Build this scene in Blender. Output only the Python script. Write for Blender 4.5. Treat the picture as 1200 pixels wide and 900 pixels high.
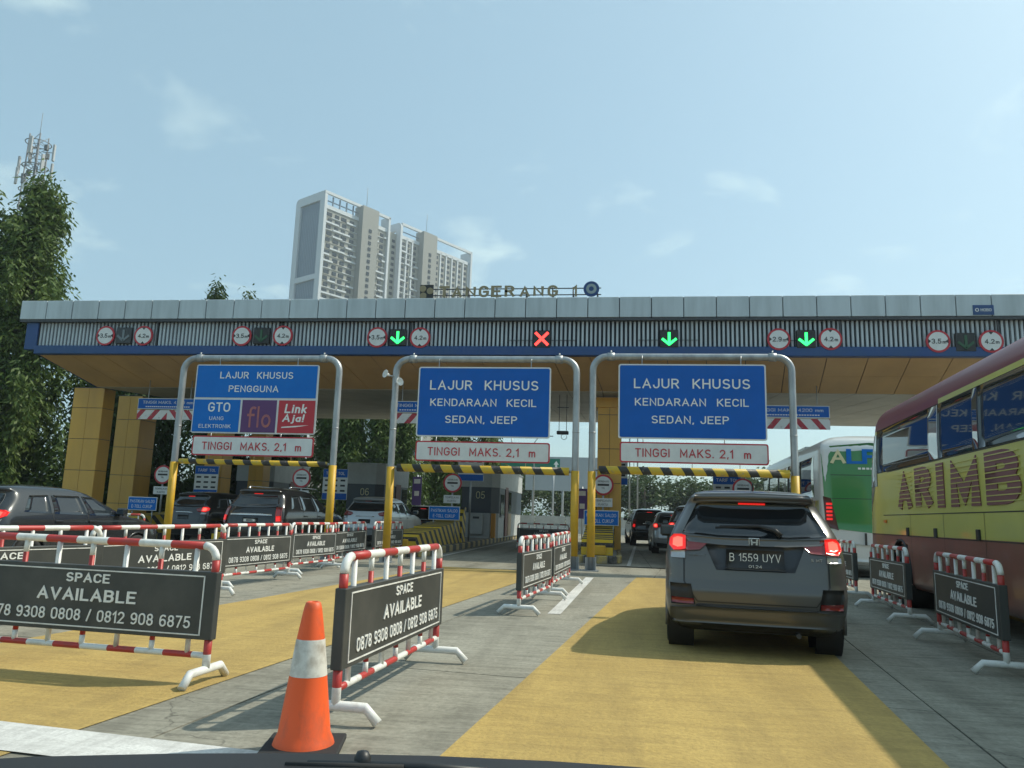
import bpy, bmesh, math, random
import numpy as np
from mathutils import Vector, Matrix, Euler
R = math.radians
random.seed(7); rng = np.random.default_rng(7)
for o in list(bpy.data.objects): bpy.data.objects.remove(o)
S = bpy.context.scene
COL = S.collection

# ------------------------------------------------------------------ camera, sky, sun, exposure
cam_d = bpy.data.cameras.new('camera'); cam = bpy.data.objects.new('camera', cam_d); COL.objects.link(cam)
cam_d.sensor_width = 36; cam_d.lens = 27.0; cam_d.clip_start = 0.05; cam_d.clip_end = 6000
cam.matrix_world = Matrix.Translation((0, 0, 1.25)) @ (Matrix.Rotation(R(7.8), 4, 'Z') @ Matrix.Rotation(R(90 + 9.75), 4, 'X') @ Matrix.Rotation(R(1.8), 4, 'Z'))
S.camera = cam
SUN_AZ, SUN_EL = 67.0, 49.0            # degrees clockwise from +Y, above the horizon
W = bpy.data.worlds.new('World'); S.world = W; W.use_nodes = True
nt = W.node_tree; bg = nt.nodes['Background']
sky = nt.nodes.new('ShaderNodeTexSky'); sky.sky_type = 'NISHITA'; sky.sun_disc = False
sky.sun_elevation = R(SUN_EL); sky.sun_rotation = R(SUN_AZ); sky.air_density = 1.0; sky.dust_density = 2.2; sky.ozone_density = 1.6
# thin clouds, a noise over the whole sky dome projected on a high layer
tc = nt.nodes.new('ShaderNodeTexCoord'); sep = nt.nodes.new('ShaderNodeSeparateXYZ'); nt.links.new(tc.outputs['Generated'], sep.inputs[0])
def wm(op, a, b=None, c=None):
    n = nt.nodes.new('ShaderNodeMath'); n.operation = op
    for k, v in enumerate((a, b, c)):
        if v is None: continue
        if hasattr(v, 'is_linked'): nt.links.new(v, n.inputs[k])
        else: n.inputs[k].default_value = v
    return n.outputs[0]
zz = wm('ADD', wm('MAXIMUM', sep.outputs[2], 0.0), 0.12)
cmb = nt.nodes.new('ShaderNodeCombineXYZ'); nt.links.new(wm('DIVIDE', sep.outputs[0], zz), cmb.inputs[0]); nt.links.new(wm('DIVIDE', sep.outputs[1], zz), cmb.inputs[1])
cn = nt.nodes.new('ShaderNodeTexNoise'); cn.inputs['Scale'].default_value = 2.1; cn.inputs['Detail'].default_value = 7; cn.inputs['Roughness'].default_value = .55; cn.inputs['Distortion'].default_value = .35
mp = nt.nodes.new('ShaderNodeMapping'); mp.inputs['Location'].default_value = (3.1, 0.4, 0); nt.links.new(cmb.outputs[0], mp.inputs[0]); nt.links.new(mp.outputs[0], cn.inputs['Vector'])
cr = nt.nodes.new('ShaderNodeMapRange'); cr.inputs[1].default_value = .56; cr.inputs[2].default_value = .80; cr.inputs[3].default_value = 0; cr.inputs[4].default_value = .55; nt.links.new(cn.outputs[0], cr.inputs[0])
mixc = nt.nodes.new('ShaderNodeMixRGB'); mixc.inputs[2].default_value = (6.2, 6.4, 6.2, 1); nt.links.new(cr.outputs[0], mixc.inputs[0]); 
tint = nt.nodes.new('ShaderNodeMixRGB'); tint.blend_type = 'MULTIPLY'; tint.inputs[0].default_value = 1; tint.inputs[2].default_value = (.95, 1.08, 1.0, 1); veil = nt.nodes.new('ShaderNodeMixRGB'); veil.inputs[0].default_value = .52; veil.inputs[2].default_value = (2.25, 3.02, 3.62, 1); nt.links.new(sky.outputs[0], veil.inputs[1]); nt.links.new(veil.outputs[0], mixc.inputs[1]); nt.links.new(mixc.outputs[0], tint.inputs[1]); nt.links.new(tint.outputs[0], bg.inputs['Color']); bg.inputs['Strength'].default_value = 0.15
sd = bpy.data.lights.new('sun', 'SUN'); sd.energy = 3.0; sd.angle = R(0.55); sd.color = (1, .95, .80)
sun = bpy.data.objects.new('sun', sd); COL.objects.link(sun); sun.location = (30, 10, 60)
sdir = Vector((math.sin(R(SUN_AZ)) * math.cos(R(SUN_EL)), math.cos(R(SUN_AZ)) * math.cos(R(SUN_EL)), math.sin(R(SUN_EL))))
sun.rotation_euler = sdir.to_track_quat('Z', 'Y').to_euler()
V = S.view_settings; V.view_transform = 'Standard'; V.look = 'None'; V.gamma = 1; V.use_curve_mapping = False; V.exposure = 0.42
S.render.engine = 'CYCLES'

# ------------------------------------------------------------------ materials
MATS = {}
def mat(name, c, rough=.6, metal=0., c2=None, scale=6., bump=0., bscale=None, emit=None, es=1., spec=.5, coat=0., stretch=None, detail=5, lo=.35, hi=.65, world=False):
    if name in MATS: return MATS[name]
    m = bpy.data.materials.new(name); m.use_nodes = True; MATS[name] = m
    n = m.node_tree.nodes; l = m.node_tree.links; p = n['Principled BSDF']
    p.inputs['Base Color'].default_value = (*c, 1); p.inputs['Roughness'].default_value = rough; p.inputs['Metallic'].default_value = metal
    p.inputs['Specular IOR Level'].default_value = spec; p.inputs['Coat Weight'].default_value = coat; p.inputs['Coat Roughness'].default_value = .06
    if emit: p.inputs['Emission Color'].default_value = (*emit, 1); p.inputs['Emission Strength'].default_value = es
    if c2 or bump:
        t = n.new('ShaderNodeNewGeometry' if world else 'ShaderNodeTexCoord'); mpn = n.new('ShaderNodeMapping'); l.new(t.outputs['Position' if world else 'Object'], mpn.inputs[0])
        if stretch: mpn.inputs['Scale'].default_value = stretch
    if c2:
        ns = n.new('ShaderNodeTexNoise'); ns.inputs['Scale'].default_value = scale; ns.inputs['Detail'].default_value = detail; ns.inputs['Roughness'].default_value = .6
        l.new(mpn.outputs[0], ns.inputs['Vector'])
        mr = n.new('ShaderNodeMapRange'); mr.inputs[1].default_value = lo; mr.inputs[2].default_value = hi; l.new(ns.outputs[0], mr.inputs[0])
        mx = n.new('ShaderNodeMixRGB'); mx.inputs[1].default_value = (*c, 1); mx.inputs[2].default_value = (*c2, 1)
        l.new(mr.outputs[0], mx.inputs[0]); l.new(mx.outputs[0], p.inputs['Base Color'])
    if bump:
        nb = n.new('ShaderNodeTexNoise'); nb.inputs['Scale'].default_value = bscale or scale * 4; nb.inputs['Detail'].default_value = 4; l.new(mpn.outputs[0], nb.inputs['Vector'])
        b = n.new('ShaderNodeBump'); b.inputs['Strength'].default_value = bump; b.inputs['Distance'].default_value = .02; l.new(nb.outputs[0], b.inputs['Height']); l.new(b.outputs[0], p.inputs['Normal'])
    return m
def stripes(name, ca, cb, vec, period, duty=.5, rough=.55, wear=None):
    """diagonal painted bands: fract(dot(p, vec) / period) < duty, with a little wear"""
    m = bpy.data.materials.new(name); m.use_nodes = True; MATS[name] = m
    n = m.node_tree.nodes; l = m.node_tree.links; p = n['Principled BSDF']; p.inputs['Roughness'].default_value = rough
    t = n.new('ShaderNodeTexCoord'); d = n.new('ShaderNodeVectorMath'); d.operation = 'DOT_PRODUCT'; d.inputs[1].default_value = tuple(v / period for v in vec); l.new(t.outputs['Object'], d.inputs[0])
    f = n.new('ShaderNodeMath'); f.operation = 'FRACT'; l.new(d.outputs['Value'], f.inputs[0])
    g = n.new('ShaderNodeMath'); g.operation = 'LESS_THAN'; g.inputs[1].default_value = duty; l.new(f.outputs[0], g.inputs[0])
    mx = n.new('ShaderNodeMixRGB'); mx.inputs[1].default_value = (*cb, 1); mx.inputs[2].default_value = (*ca, 1); l.new(g.outputs[0], mx.inputs[0])
    ns = n.new('ShaderNodeTexNoise'); ns.inputs['Scale'].default_value = 9; ns.inputs['Detail'].default_value = 6; l.new(t.outputs['Object'], ns.inputs['Vector'])
    mr = n.new('ShaderNodeMapRange'); mr.inputs[1].default_value = .58; mr.inputs[2].default_value = .72; mr.inputs[4].default_value = .55; l.new(ns.outputs[0], mr.inputs[0])
    m2 = n.new('ShaderNodeMixRGB'); m2.inputs[2].default_value = (*(wear or (.25, .23, .2)), 1); l.new(mr.outputs[0], m2.inputs[0]); l.new(mx.outputs[0], m2.inputs[1]); l.new(m2.outputs[0], p.inputs['Base Color'])
    return m
def ground_mat(name, base, dark, light, sc=.35, fine=60, bump=.25, bs=90, wear=.55, cracks=False, rough=.85):
    m = bpy.data.materials.new(name); m.use_nodes = True; MATS[name] = m
    n = m.node_tree.nodes; l = m.node_tree.links; p = n['Principled BSDF']; p.inputs['Roughness'].default_value = rough; p.inputs['Specular IOR Level'].default_value = .25
    g = n.new('ShaderNodeNewGeometry')
    def noise(s, det, st=None):
        q = n.new('ShaderNodeTexNoise'); q.inputs['Scale'].default_value = s; q.inputs['Detail'].default_value = det; q.inputs['Roughness'].default_value = .65
        if st:
            k = n.new('ShaderNodeMapping'); k.inputs['Scale'].default_value = st; k.inputs['Rotation'].default_value = (0, 0, R(5.9)); l.new(g.outputs['Position'], k.inputs[0]); l.new(k.outputs[0], q.inputs['Vector'])
        else: l.new(g.outputs['Position'], q.inputs['Vector'])
        return q.outputs[0]
    def rng_(v, a, b, c=0, d=1):
        q = n.new('ShaderNodeMapRange'); q.inputs[1].default_value = a; q.inputs[2].default_value = b; q.inputs[3].default_value = c; q.inputs[4].default_value = d; l.new(v, q.inputs[0]); return q.outputs[0]
    def mix(f, a, b):
        q = n.new('ShaderNodeMixRGB'); l.new(f, q.inputs[0])
        for i, v in ((1, a), (2, b)):
            if isinstance(v, tuple): q.inputs[i].default_value = (*v, 1)
            else: l.new(v, q.inputs[i])
        return q.outputs[0]
    c = mix(rng_(noise(sc, 6), .35, .65), base, light)
    c = mix(rng_(noise(sc * 2.6, 9, (1.8, .20, 1)), .46, .70, 0, .85), c, dark)      # tyre-worn streaks along the lane
    c = mix(rng_(noise(2.7, 9), .56, .74, 0, .6), c, dark)
    c = mix(rng_(noise(fine, 3), .36, .64, 0, .5), c, dark)
    c = mix(rng_(noise(7., 8, (.30, 2.0, 1)), .44, .66, 0, .5), c, light)           # brushed across the lane
    c = mix(rng_(noise(4.3, 8, (.35, 1.7, 1)), .50, .70, 0, .55), c, dark)
    def mth(op, a, b=None):
        q = n.new('ShaderNodeMath'); q.operation = op
        for i, v in ((0, a), (1, b)):
            if v is None: continue
            if hasattr(v, 'is_linked'): l.new(v, q.inputs[i])
            else: q.inputs[i].default_value = v
        return q.outputs[0]
    dt = n.new('ShaderNodeVectorMath'); dt.operation = 'DOT_PRODUCT'; dt.inputs[1].default_value = (math.cos(R(5.9)), -math.sin(R(5.9)), 0); l.new(g.outputs['Position'], dt.inputs[0])
    u = mth('ABSOLUTE', mth('SUBTRACT', mth('FLOORED_MODULO', mth('ADD', dt.outputs['Value'], 2.34), 4.68), 2.34))      # distance from the lane's middle line
    trk = rng_(mth('ABSOLUTE', mth('SUBTRACT', u, .74)), .05, .42, 1, 0)                                            # where tyres run
    c = mix(mth('MULTIPLY', trk, rng_(noise(1.1, 7, (1.5, .35, 1)), .30, .70, .0, wear)), c, dark)
    if cracks:
        vo = n.new('ShaderNodeTexVoronoi'); vo.feature = 'DISTANCE_TO_EDGE'; vo.inputs['Scale'].default_value = .30
        ds = n.new('ShaderNodeVectorMath'); ds.operation = 'ADD'; nn = n.new('ShaderNodeTexNoise'); nn.inputs['Scale'].default_value = 1.6; nn.inputs['Detail'].default_value = 6; l.new(g.outputs['Position'], nn.inputs['Vector']); l.new(g.outputs['Position'], ds.inputs[0]); l.new(nn.outputs['Color'], ds.inputs[1]); l.new(ds.outputs[0], vo.inputs['Vector'])
        c = mix(mth('MULTIPLY', rng_(vo.outputs['Distance'], .0, .0035, 1, 0), rng_(noise(.25, 3), .48, .56, 0, .8)), c, (.05, .047, .04))
        c = mix(rng_(noise(5.5, 2), .735, .76, 0, .75), c, (.05, .048, .042))                                          # oil drips
    l.new(c, p.inputs['Base Color'])
    b = n.new('ShaderNodeBump'); b.inputs['Strength'].default_value = bump; b.inputs['Distance'].default_value = .01; l.new(noise(bs, 4), b.inputs['Height']); l.new(b.outputs[0], p.inputs['Normal'])
    return m
def leafmat(name, a, b):
    m = bpy.data.materials.new(name); m.use_nodes = True; MATS[name] = m
    n = m.node_tree.nodes; l = m.node_tree.links; p = n['Principled BSDF']; p.inputs['Roughness'].default_value = .55; p.inputs['Specular IOR Level'].default_value = .3
    g = n.new('ShaderNodeNewGeometry'); ns = n.new('ShaderNodeTexNoise'); ns.inputs['Scale'].default_value = .9; ns.inputs['Detail'].default_value = 4; l.new(g.outputs['Position'], ns.inputs['Vector'])
    mx = n.new('ShaderNodeMixRGB'); mx.inputs[1].default_value = (*a, 1); mx.inputs[2].default_value = (*b, 1)
    mr = n.new('ShaderNodeMapRange'); mr.inputs[1].default_value = .35; mr.inputs[2].default_value = .65; l.new(ns.outputs[0], mr.inputs[0]); l.new(mr.outputs[0], mx.inputs[0]); l.new(mx.outputs[0], p.inputs['Base Color'])
    tr = n.new('ShaderNodeBsdfTranslucent'); l.new(mx.outputs[0], tr.inputs[0]); ms = n.new('ShaderNodeMixShader'); ms.inputs[0].default_value = .3
    l.new(p.outputs[0], ms.inputs[1]); l.new(tr.outputs[0], ms.inputs[2]); l.new(ms.outputs[0], n['Material Output'].inputs[0])
    return m
concrete = ground_mat('road_concrete', (.275, .26, .21), (.12, .112, .088), (.37, .35, .285), fine=25, cracks=True)
yellow_pave = ground_mat('yellow_paving', (.445, .305, .098), (.28, .195, .075), (.51, .36, .125), sc=.6, fine=30, bump=1.0, bs=30, rough=.95)
white_paint = ground_mat('road_white_paint', (.62, .61, .58), (.35, .34, .32), (.72, .71, .68), sc=2)
dirt = ground_mat('verge_soil', (.16, .15, .09), (.08, .09, .04), (.22, .20, .13), sc=.2, fine=8)
joint = mat('joint_filler', (.07, .065, .06), .95)
galv = mat('galvanised_steel', (.42, .44, .45), .45, .65, (.30, .31, .32), 5, .1, stretch=(1, 1, .35))
ypost = mat('post_yellow_paint', (.62, .36, .02), .5, 0, (.50, .29, .03), 4, lo=.5, hi=.75)
whitep = mat('white_enamel', (.74, .74, .71), .45, 0, (.48, .45, .40), 9, lo=.5, hi=.78, world=True, detail=8)
redp = mat('red_enamel', (.46, .04, .035), .45, 0, (.30, .06, .05), 8, lo=.48, hi=.75, world=True, detail=8)
board_m = mat('charcoal_board', (.042, .046, .044), .5, 0, (.085, .085, .078), 2.2, lo=.45, hi=.8, world=True, detail=9)
letter_w = mat('letter_white', (.78, .78, .75), .5)
signblue = mat('sign_blue', (.0, .105, .46), .4, 0, (.0, .095, .41), 1.5, spec=.25)
signblue2 = mat('sign_bright_blue', (.0, .15, .54), .4, 0, (.0, .135, .50), 1.5, spec=.25)
signwhite = mat('sign_white', (.70, .71, .70), .4, 0, (.62, .63, .62), 3)
signred = mat('sign_red', (.46, .02, .035), .4)
purple = mat('sign_purple', (.10, .028, .13), .4)
orange_f = mat('faded_orange_print', (.42, .13, .10), .5, 0, (.30, .10, .14), 5)
black = mat('black_plastic', (.018, .018, .019), .45)
darkm = mat('dark_metal', (.06, .063, .068), .45, .4)
panel_m = mat('fascia_aluminium', (.50, .56, .59), .42, .1, (.38, .43, .45), 2.6, stretch=(1, 1, .12), lo=.42, hi=.72, detail=7, world=True)
slat_m = mat('slat_white', (.50, .56, .60), .5, 0, (.36, .40, .44), 1.3, stretch=(1, 1, .4), lo=.4, hi=.75, world=True)
beam_blue = mat('beam_blue', (.012, .055, .20), .4, 0, (.015, .06, .17), 1.2)
louver_back = mat('louver_backing', (.045, .065, .095), .7)
soffit_b = mat('soffit_ochre', (.56, .35, .16), .5, .0, (.46, .29, .14), .8, world=True, detail=8)
soffit_g = mat('soffit_grey', (.52, .50, .45), .55, 0, (.42, .41, .37), .7, world=True, detail=8)
clad = mat('ochre_cladding', (.72, .40, .07), .45, .0, (.60, .33, .07), 1.1, stretch=(1, 1, .3), world=True, detail=7)
orange_p = mat('orange_paint', (.60, .26, .03), .5)
booth_w = mat('booth_white', (.50, .52, .52), .5, 0, (.43, .45, .45), 2)
booth_n = mat('booth_navy', (.035, .052, .075), .35)
booth_t = mat('booth_tan', (.50, .36, .22), .5)
door_m = mat('door_maroon', (.18, .05, .035), .5)
glass_d = mat('dark_glass', (.012, .015, .018), .04, 0, spec=.9)
glass_b = mat('blue_glass', (.035, .05, .065), .06, 0, spec=.9)
num_y = mat('number_cream', (.65, .60, .36), .5)
kerb_b = mat('kerb_black', (.05, .05, .048), .8, 0, (.14, .13, .12), 8)
kerb_y = mat('kerb_yellow', (.50, .37, .10), .8, 0, (.30, .26, .18), 8)
kerb_c = mat('kerb_concrete', (.30, .29, .27), .9, 0, (.2, .2, .18), 4)
hazard = stripes('hazard_stripes', (.62, .42, .02), (.025, .025, .025), (0, .55, .84), .36, .52)
hazard_bar = stripes('hazard_bar_stripes', (.62, .42, .03), (.03, .03, .03), (.86, 0, .5), .44, .56)
chev_r = stripes('chevron_right', (.66, .66, .65), (.42, .03, .05), (.75, 0, -.62), .42, .62)
chev_l = stripes('chevron_left', (.66, .66, .65), (.42, .03, .05), (.75, 0, .62), .42, .62)
cone_o = mat('cone_orange', (.82, .105, .018), .5, 0, (.50, .09, .035), 9, lo=.5, hi=.72, detail=9, stretch=(1, 1, .5))
cone_w = mat('cone_white', (.64, .62, .57), .5, 0, (.36, .32, .27), 11, lo=.45, hi=.7, detail=9)
rubber = mat('black_rubber', (.02, .02, .02), .85)
rim_m = mat('alloy_rim', (.5, .5, .51), .3, .8)
arrow_on = mat('led_green', (.02, .4, .08), .5, emit=(.03, 1, .16), es=2.2)
arrow_off = mat('led_unlit_green', (.03, .10, .05), .5)
arrow_grey = mat('led_unlit_grey', (.16, .19, .21), .5)
cross_on = mat('led_red', (.5, .02, .02), .5, emit=(1, .05, .04), es=2.4)
brake_on = mat('brake_lamp_lit', (.6, .02, .015), .2, emit=(1, .018, .015), es=.50, spec=.6)
brake_core = mat('brake_lamp_core', (.8, .05, .03), .2, emit=(1, .10, .07), es=1.7)
brake_dim = mat('tail_lamp_red', (.22, .012, .012), .12, spec=.7, coat=.5)
clear_l = mat('clear_lamp', (.45, .45, .46), .12, .5)
chrome = mat('chrome', (.7, .71, .72), .12, 1)
bark = mat('bark', (.10, .075, .055), .9, 0, (.16, .13, .10), 8, .4)
leaf_dark = leafmat('leaf_deep_green', (.035, .07, .018), (.08, .125, .03))
leaf_mid = leafmat('leaf_mid_green', (.06, .11, .025), (.135, .19, .05))
leaf_far = leafmat('leaf_far_green', (.045, .08, .025), (.085, .12, .04))

# ------------------------------------------------------------------ mesh helpers
class MB:
    def __init__(s): s.v = []; s.f = []; s.mi = []; s.sm = []; s.mats = []
    def m(s, mt):
        if mt not in s.mats: s.mats.append(mt)
        return s.mats.index(mt)
    def add(s, vs, fs, mt, smooth=False):
        b = len(s.v); k = s.m(mt); s.v += [tuple(v) for v in vs]
        for f in fs: s.f.append(tuple(b + i for i in f)); s.mi.append(k); s.sm.append(smooth)
        return s
    def box(s, c, d, mt, rot=None, bev=0.):
        x, y, z = (k / 2 for k in d)
        if bev:
            b = min(bev, x * .45, y * .45, z * .45) if min(x, y, z) > 0 else 0
            bm = bmesh.new(); bmesh.ops.create_cube(bm, size=1)
            for v in bm.verts: v.co = Vector((v.co.x * d[0], v.co.y * d[1], v.co.z * d[2]))
            bmesh.ops.bevel(bm, geom=list(bm.edges), offset=b, segments=1, profile=.5, affect='EDGES')
            bm.verts.index_update(); vs = [v.co.copy() for v in bm.verts]; fs = [[v.index for v in f.verts] for f in bm.faces]; bm.free()
        else:
            vs = [Vector((a * x, b_ * y, c_ * z)) for a in (-1, 1) for b_ in (-1, 1) for c_ in (-1, 1)]
            fs = [(0, 1, 3, 2), (4, 6, 7, 5), (0, 4, 5, 1), (2, 3, 7, 6), (0, 2, 6, 4), (1, 5, 7, 3)]
        if rot is not None: vs = [rot @ v for v in vs]
        c = Vector(c); return s.add([v + c for v in vs], fs, mt)
    def hexa(s, p8, mt):   # bottom 4 ccw, top 4 ccw
        return s.add(p8, [(3, 2, 1, 0), (4, 5, 6, 7), (0, 1, 5, 4), (1, 2, 6, 5), (2, 3, 7, 6), (3, 0, 4, 7)], mt)
    def tube(s, path, r, mt, n=10, caps=True, mfn=None):
        P = [Vector(p) for p in path]; rs = r if hasattr(r, '__len__') else [r] * len(P); rings = []; up = None
        b = len(s.v)
        for i, p in enumerate(P):
            t = (P[min(i + 1, len(P) - 1)] - P[max(i - 1, 0)]).normalized()
            if up is None:
                up = Vector((0, 0, 1)) if abs(t.z) < .9 else Vector((1, 0, 0))
            a = t.cross(up).normalized(); c = a.cross(t).normalized(); up = c
            for k in range(n):
                q = 2 * math.pi * k / n; s.v.append(tuple(p + (a * math.cos(q) + c * math.sin(q)) * rs[i]))
        for i in range(len(P) - 1):
            mk = s.m(mfn(i) if mfn else mt)
            for k in range(n):
                k2 = (k + 1) % n; s.f.append((b + i * n + k, b + (i + 1) * n + k, b + (i + 1) * n + k2, b + i * n + k2)); s.mi.append(mk); s.sm.append(True)
        if caps:
            s.f.append(tuple(b + k for k in range(n))); s.mi.append(s.m(mfn(0) if mfn else mt)); s.sm.append(False)
            s.f.append(tuple(b + (len(P) - 1) * n + k for k in reversed(range(n)))); s.mi.append(s.m(mfn(len(P) - 2) if mfn else mt)); s.sm.append(False)
        return s
    def prism(s, poly, y0, y1, mt):   # polygon in xz, ccw seen from -y, extruded along y
        n = len(poly); vs = [(x, y0, z) for x, z in poly] + [(x, y1, z) for x, z in poly]
        fs = [tuple(range(n)), tuple(reversed(range(n, 2 * n)))] + [(i, i + n, (i + 1) % n + n, (i + 1) % n) for i in range(n)]
        return s.add(vs, fs, mt)
    def prismx(s, poly, x0, x1, mt):  # polygon in yz extruded along x
        n = len(poly); vs = [(x0, y, z) for y, z in poly] + [(x1, y, z) for y, z in poly]
        return s.add(vs, [tuple(reversed(range(n))), tuple(range(n, 2 * n))] + [(i, (i + 1) % n, (i + 1) % n + n, i + n) for i in range(n)], mt)
    def disc(s, c, r0, r1, y0, y1, mt, n=32):  # ring/disc facing -y
        x, z = c; vs = []; fs = []
        for k in range(n):
            a = 2 * math.pi * k / n; cs, sn = math.cos(a), math.sin(a)
            vs += [(x + r0 * cs, y0, z + r0 * sn), (x + r1 * cs, y0, z + r1 * sn), (x + r1 * cs, y1, z + r1 * sn)]
        for k in range(n):
            a, b = 3 * k, 3 * ((k + 1) % n)
            if r0 > 0: fs.append((a, a + 1, b + 1, b))
            fs.append((a + 1, a + 2, b + 2, b + 1))
        if r0 == 0:
            vs.append((x, y0, z)); fs += [(3 * k + 1, 3 * ((k + 1) % n) + 1, len(vs) - 1) for k in range(n)]
        return s.add(vs, fs, mt)
    def lathe(s, prof, mt, n=32, axis='z', c=(0, 0, 0), mfn=None, smooth=True):
        vs = []; 
        for r, z in prof:
            for k in range(n):
                a = 2 * math.pi * k / n
                if axis == 'z': vs.append((c[0] + r * math.cos(a), c[1] + r * math.sin(a), c[2] + z))
                else: vs.append((c[0] + z, c[1] + r * math.cos(a), c[2] + r * math.sin(a)))
        for i in range(len(prof) - 1):
            pass
        b = len(s.v); s.v += vs
        for i in range(len(prof) - 1):
            mk = s.m(mfn(i) if mfn else mt)
            for k in range(n):
                k2 = (k + 1) % n; s.f.append((b + i * n + k, b + i * n + k2, b + (i + 1) * n + k2, b + (i + 1) * n + k)); s.mi.append(mk); s.sm.append(smooth)
        return s
    def build(s, name, parent=None, loc=None, rot=None):
        me = bpy.data.meshes.new(name); me.from_pydata(s.v, [], s.f)
        for mt in s.mats: me.materials.append(mt)
        me.polygons.foreach_set('material_index', s.mi); me.polygons.foreach_set('use_smooth', s.sm); me.update()
        return place(name, me, parent, loc, rot)
def place(name, me, parent=None, loc=None, rot=None):
    o = bpy.data.objects.new(name, me); COL.objects.link(o)
    if parent: o.parent = parent
    if loc: o.location = loc
    if rot: o.rotation_euler = rot
    return o
def tag(o, label=None, cat=None, group=None, kind=None):
    if label: o['label'] = label
    if cat: o['category'] = cat
    if group: o['group'] = group
    if kind: o['kind'] = kind
    return o
def thing(name, label, cat, loc=(0, 0, 0), rz=0., group=None):
    o = bpy.data.objects.new(name, None); COL.objects.link(o); o.location = loc; o.rotation_euler = (0, 0, rz); o.empty_display_size = .2
    return tag(o, label, cat, group)
def copy_tree(o, parent=None):
    c = o.copy(); COL.objects.link(c); c.parent = parent
    for ch in [k for k in bpy.data.objects if k.parent == o]: copy_tree(ch, c)
    return c
_T = {}
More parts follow.
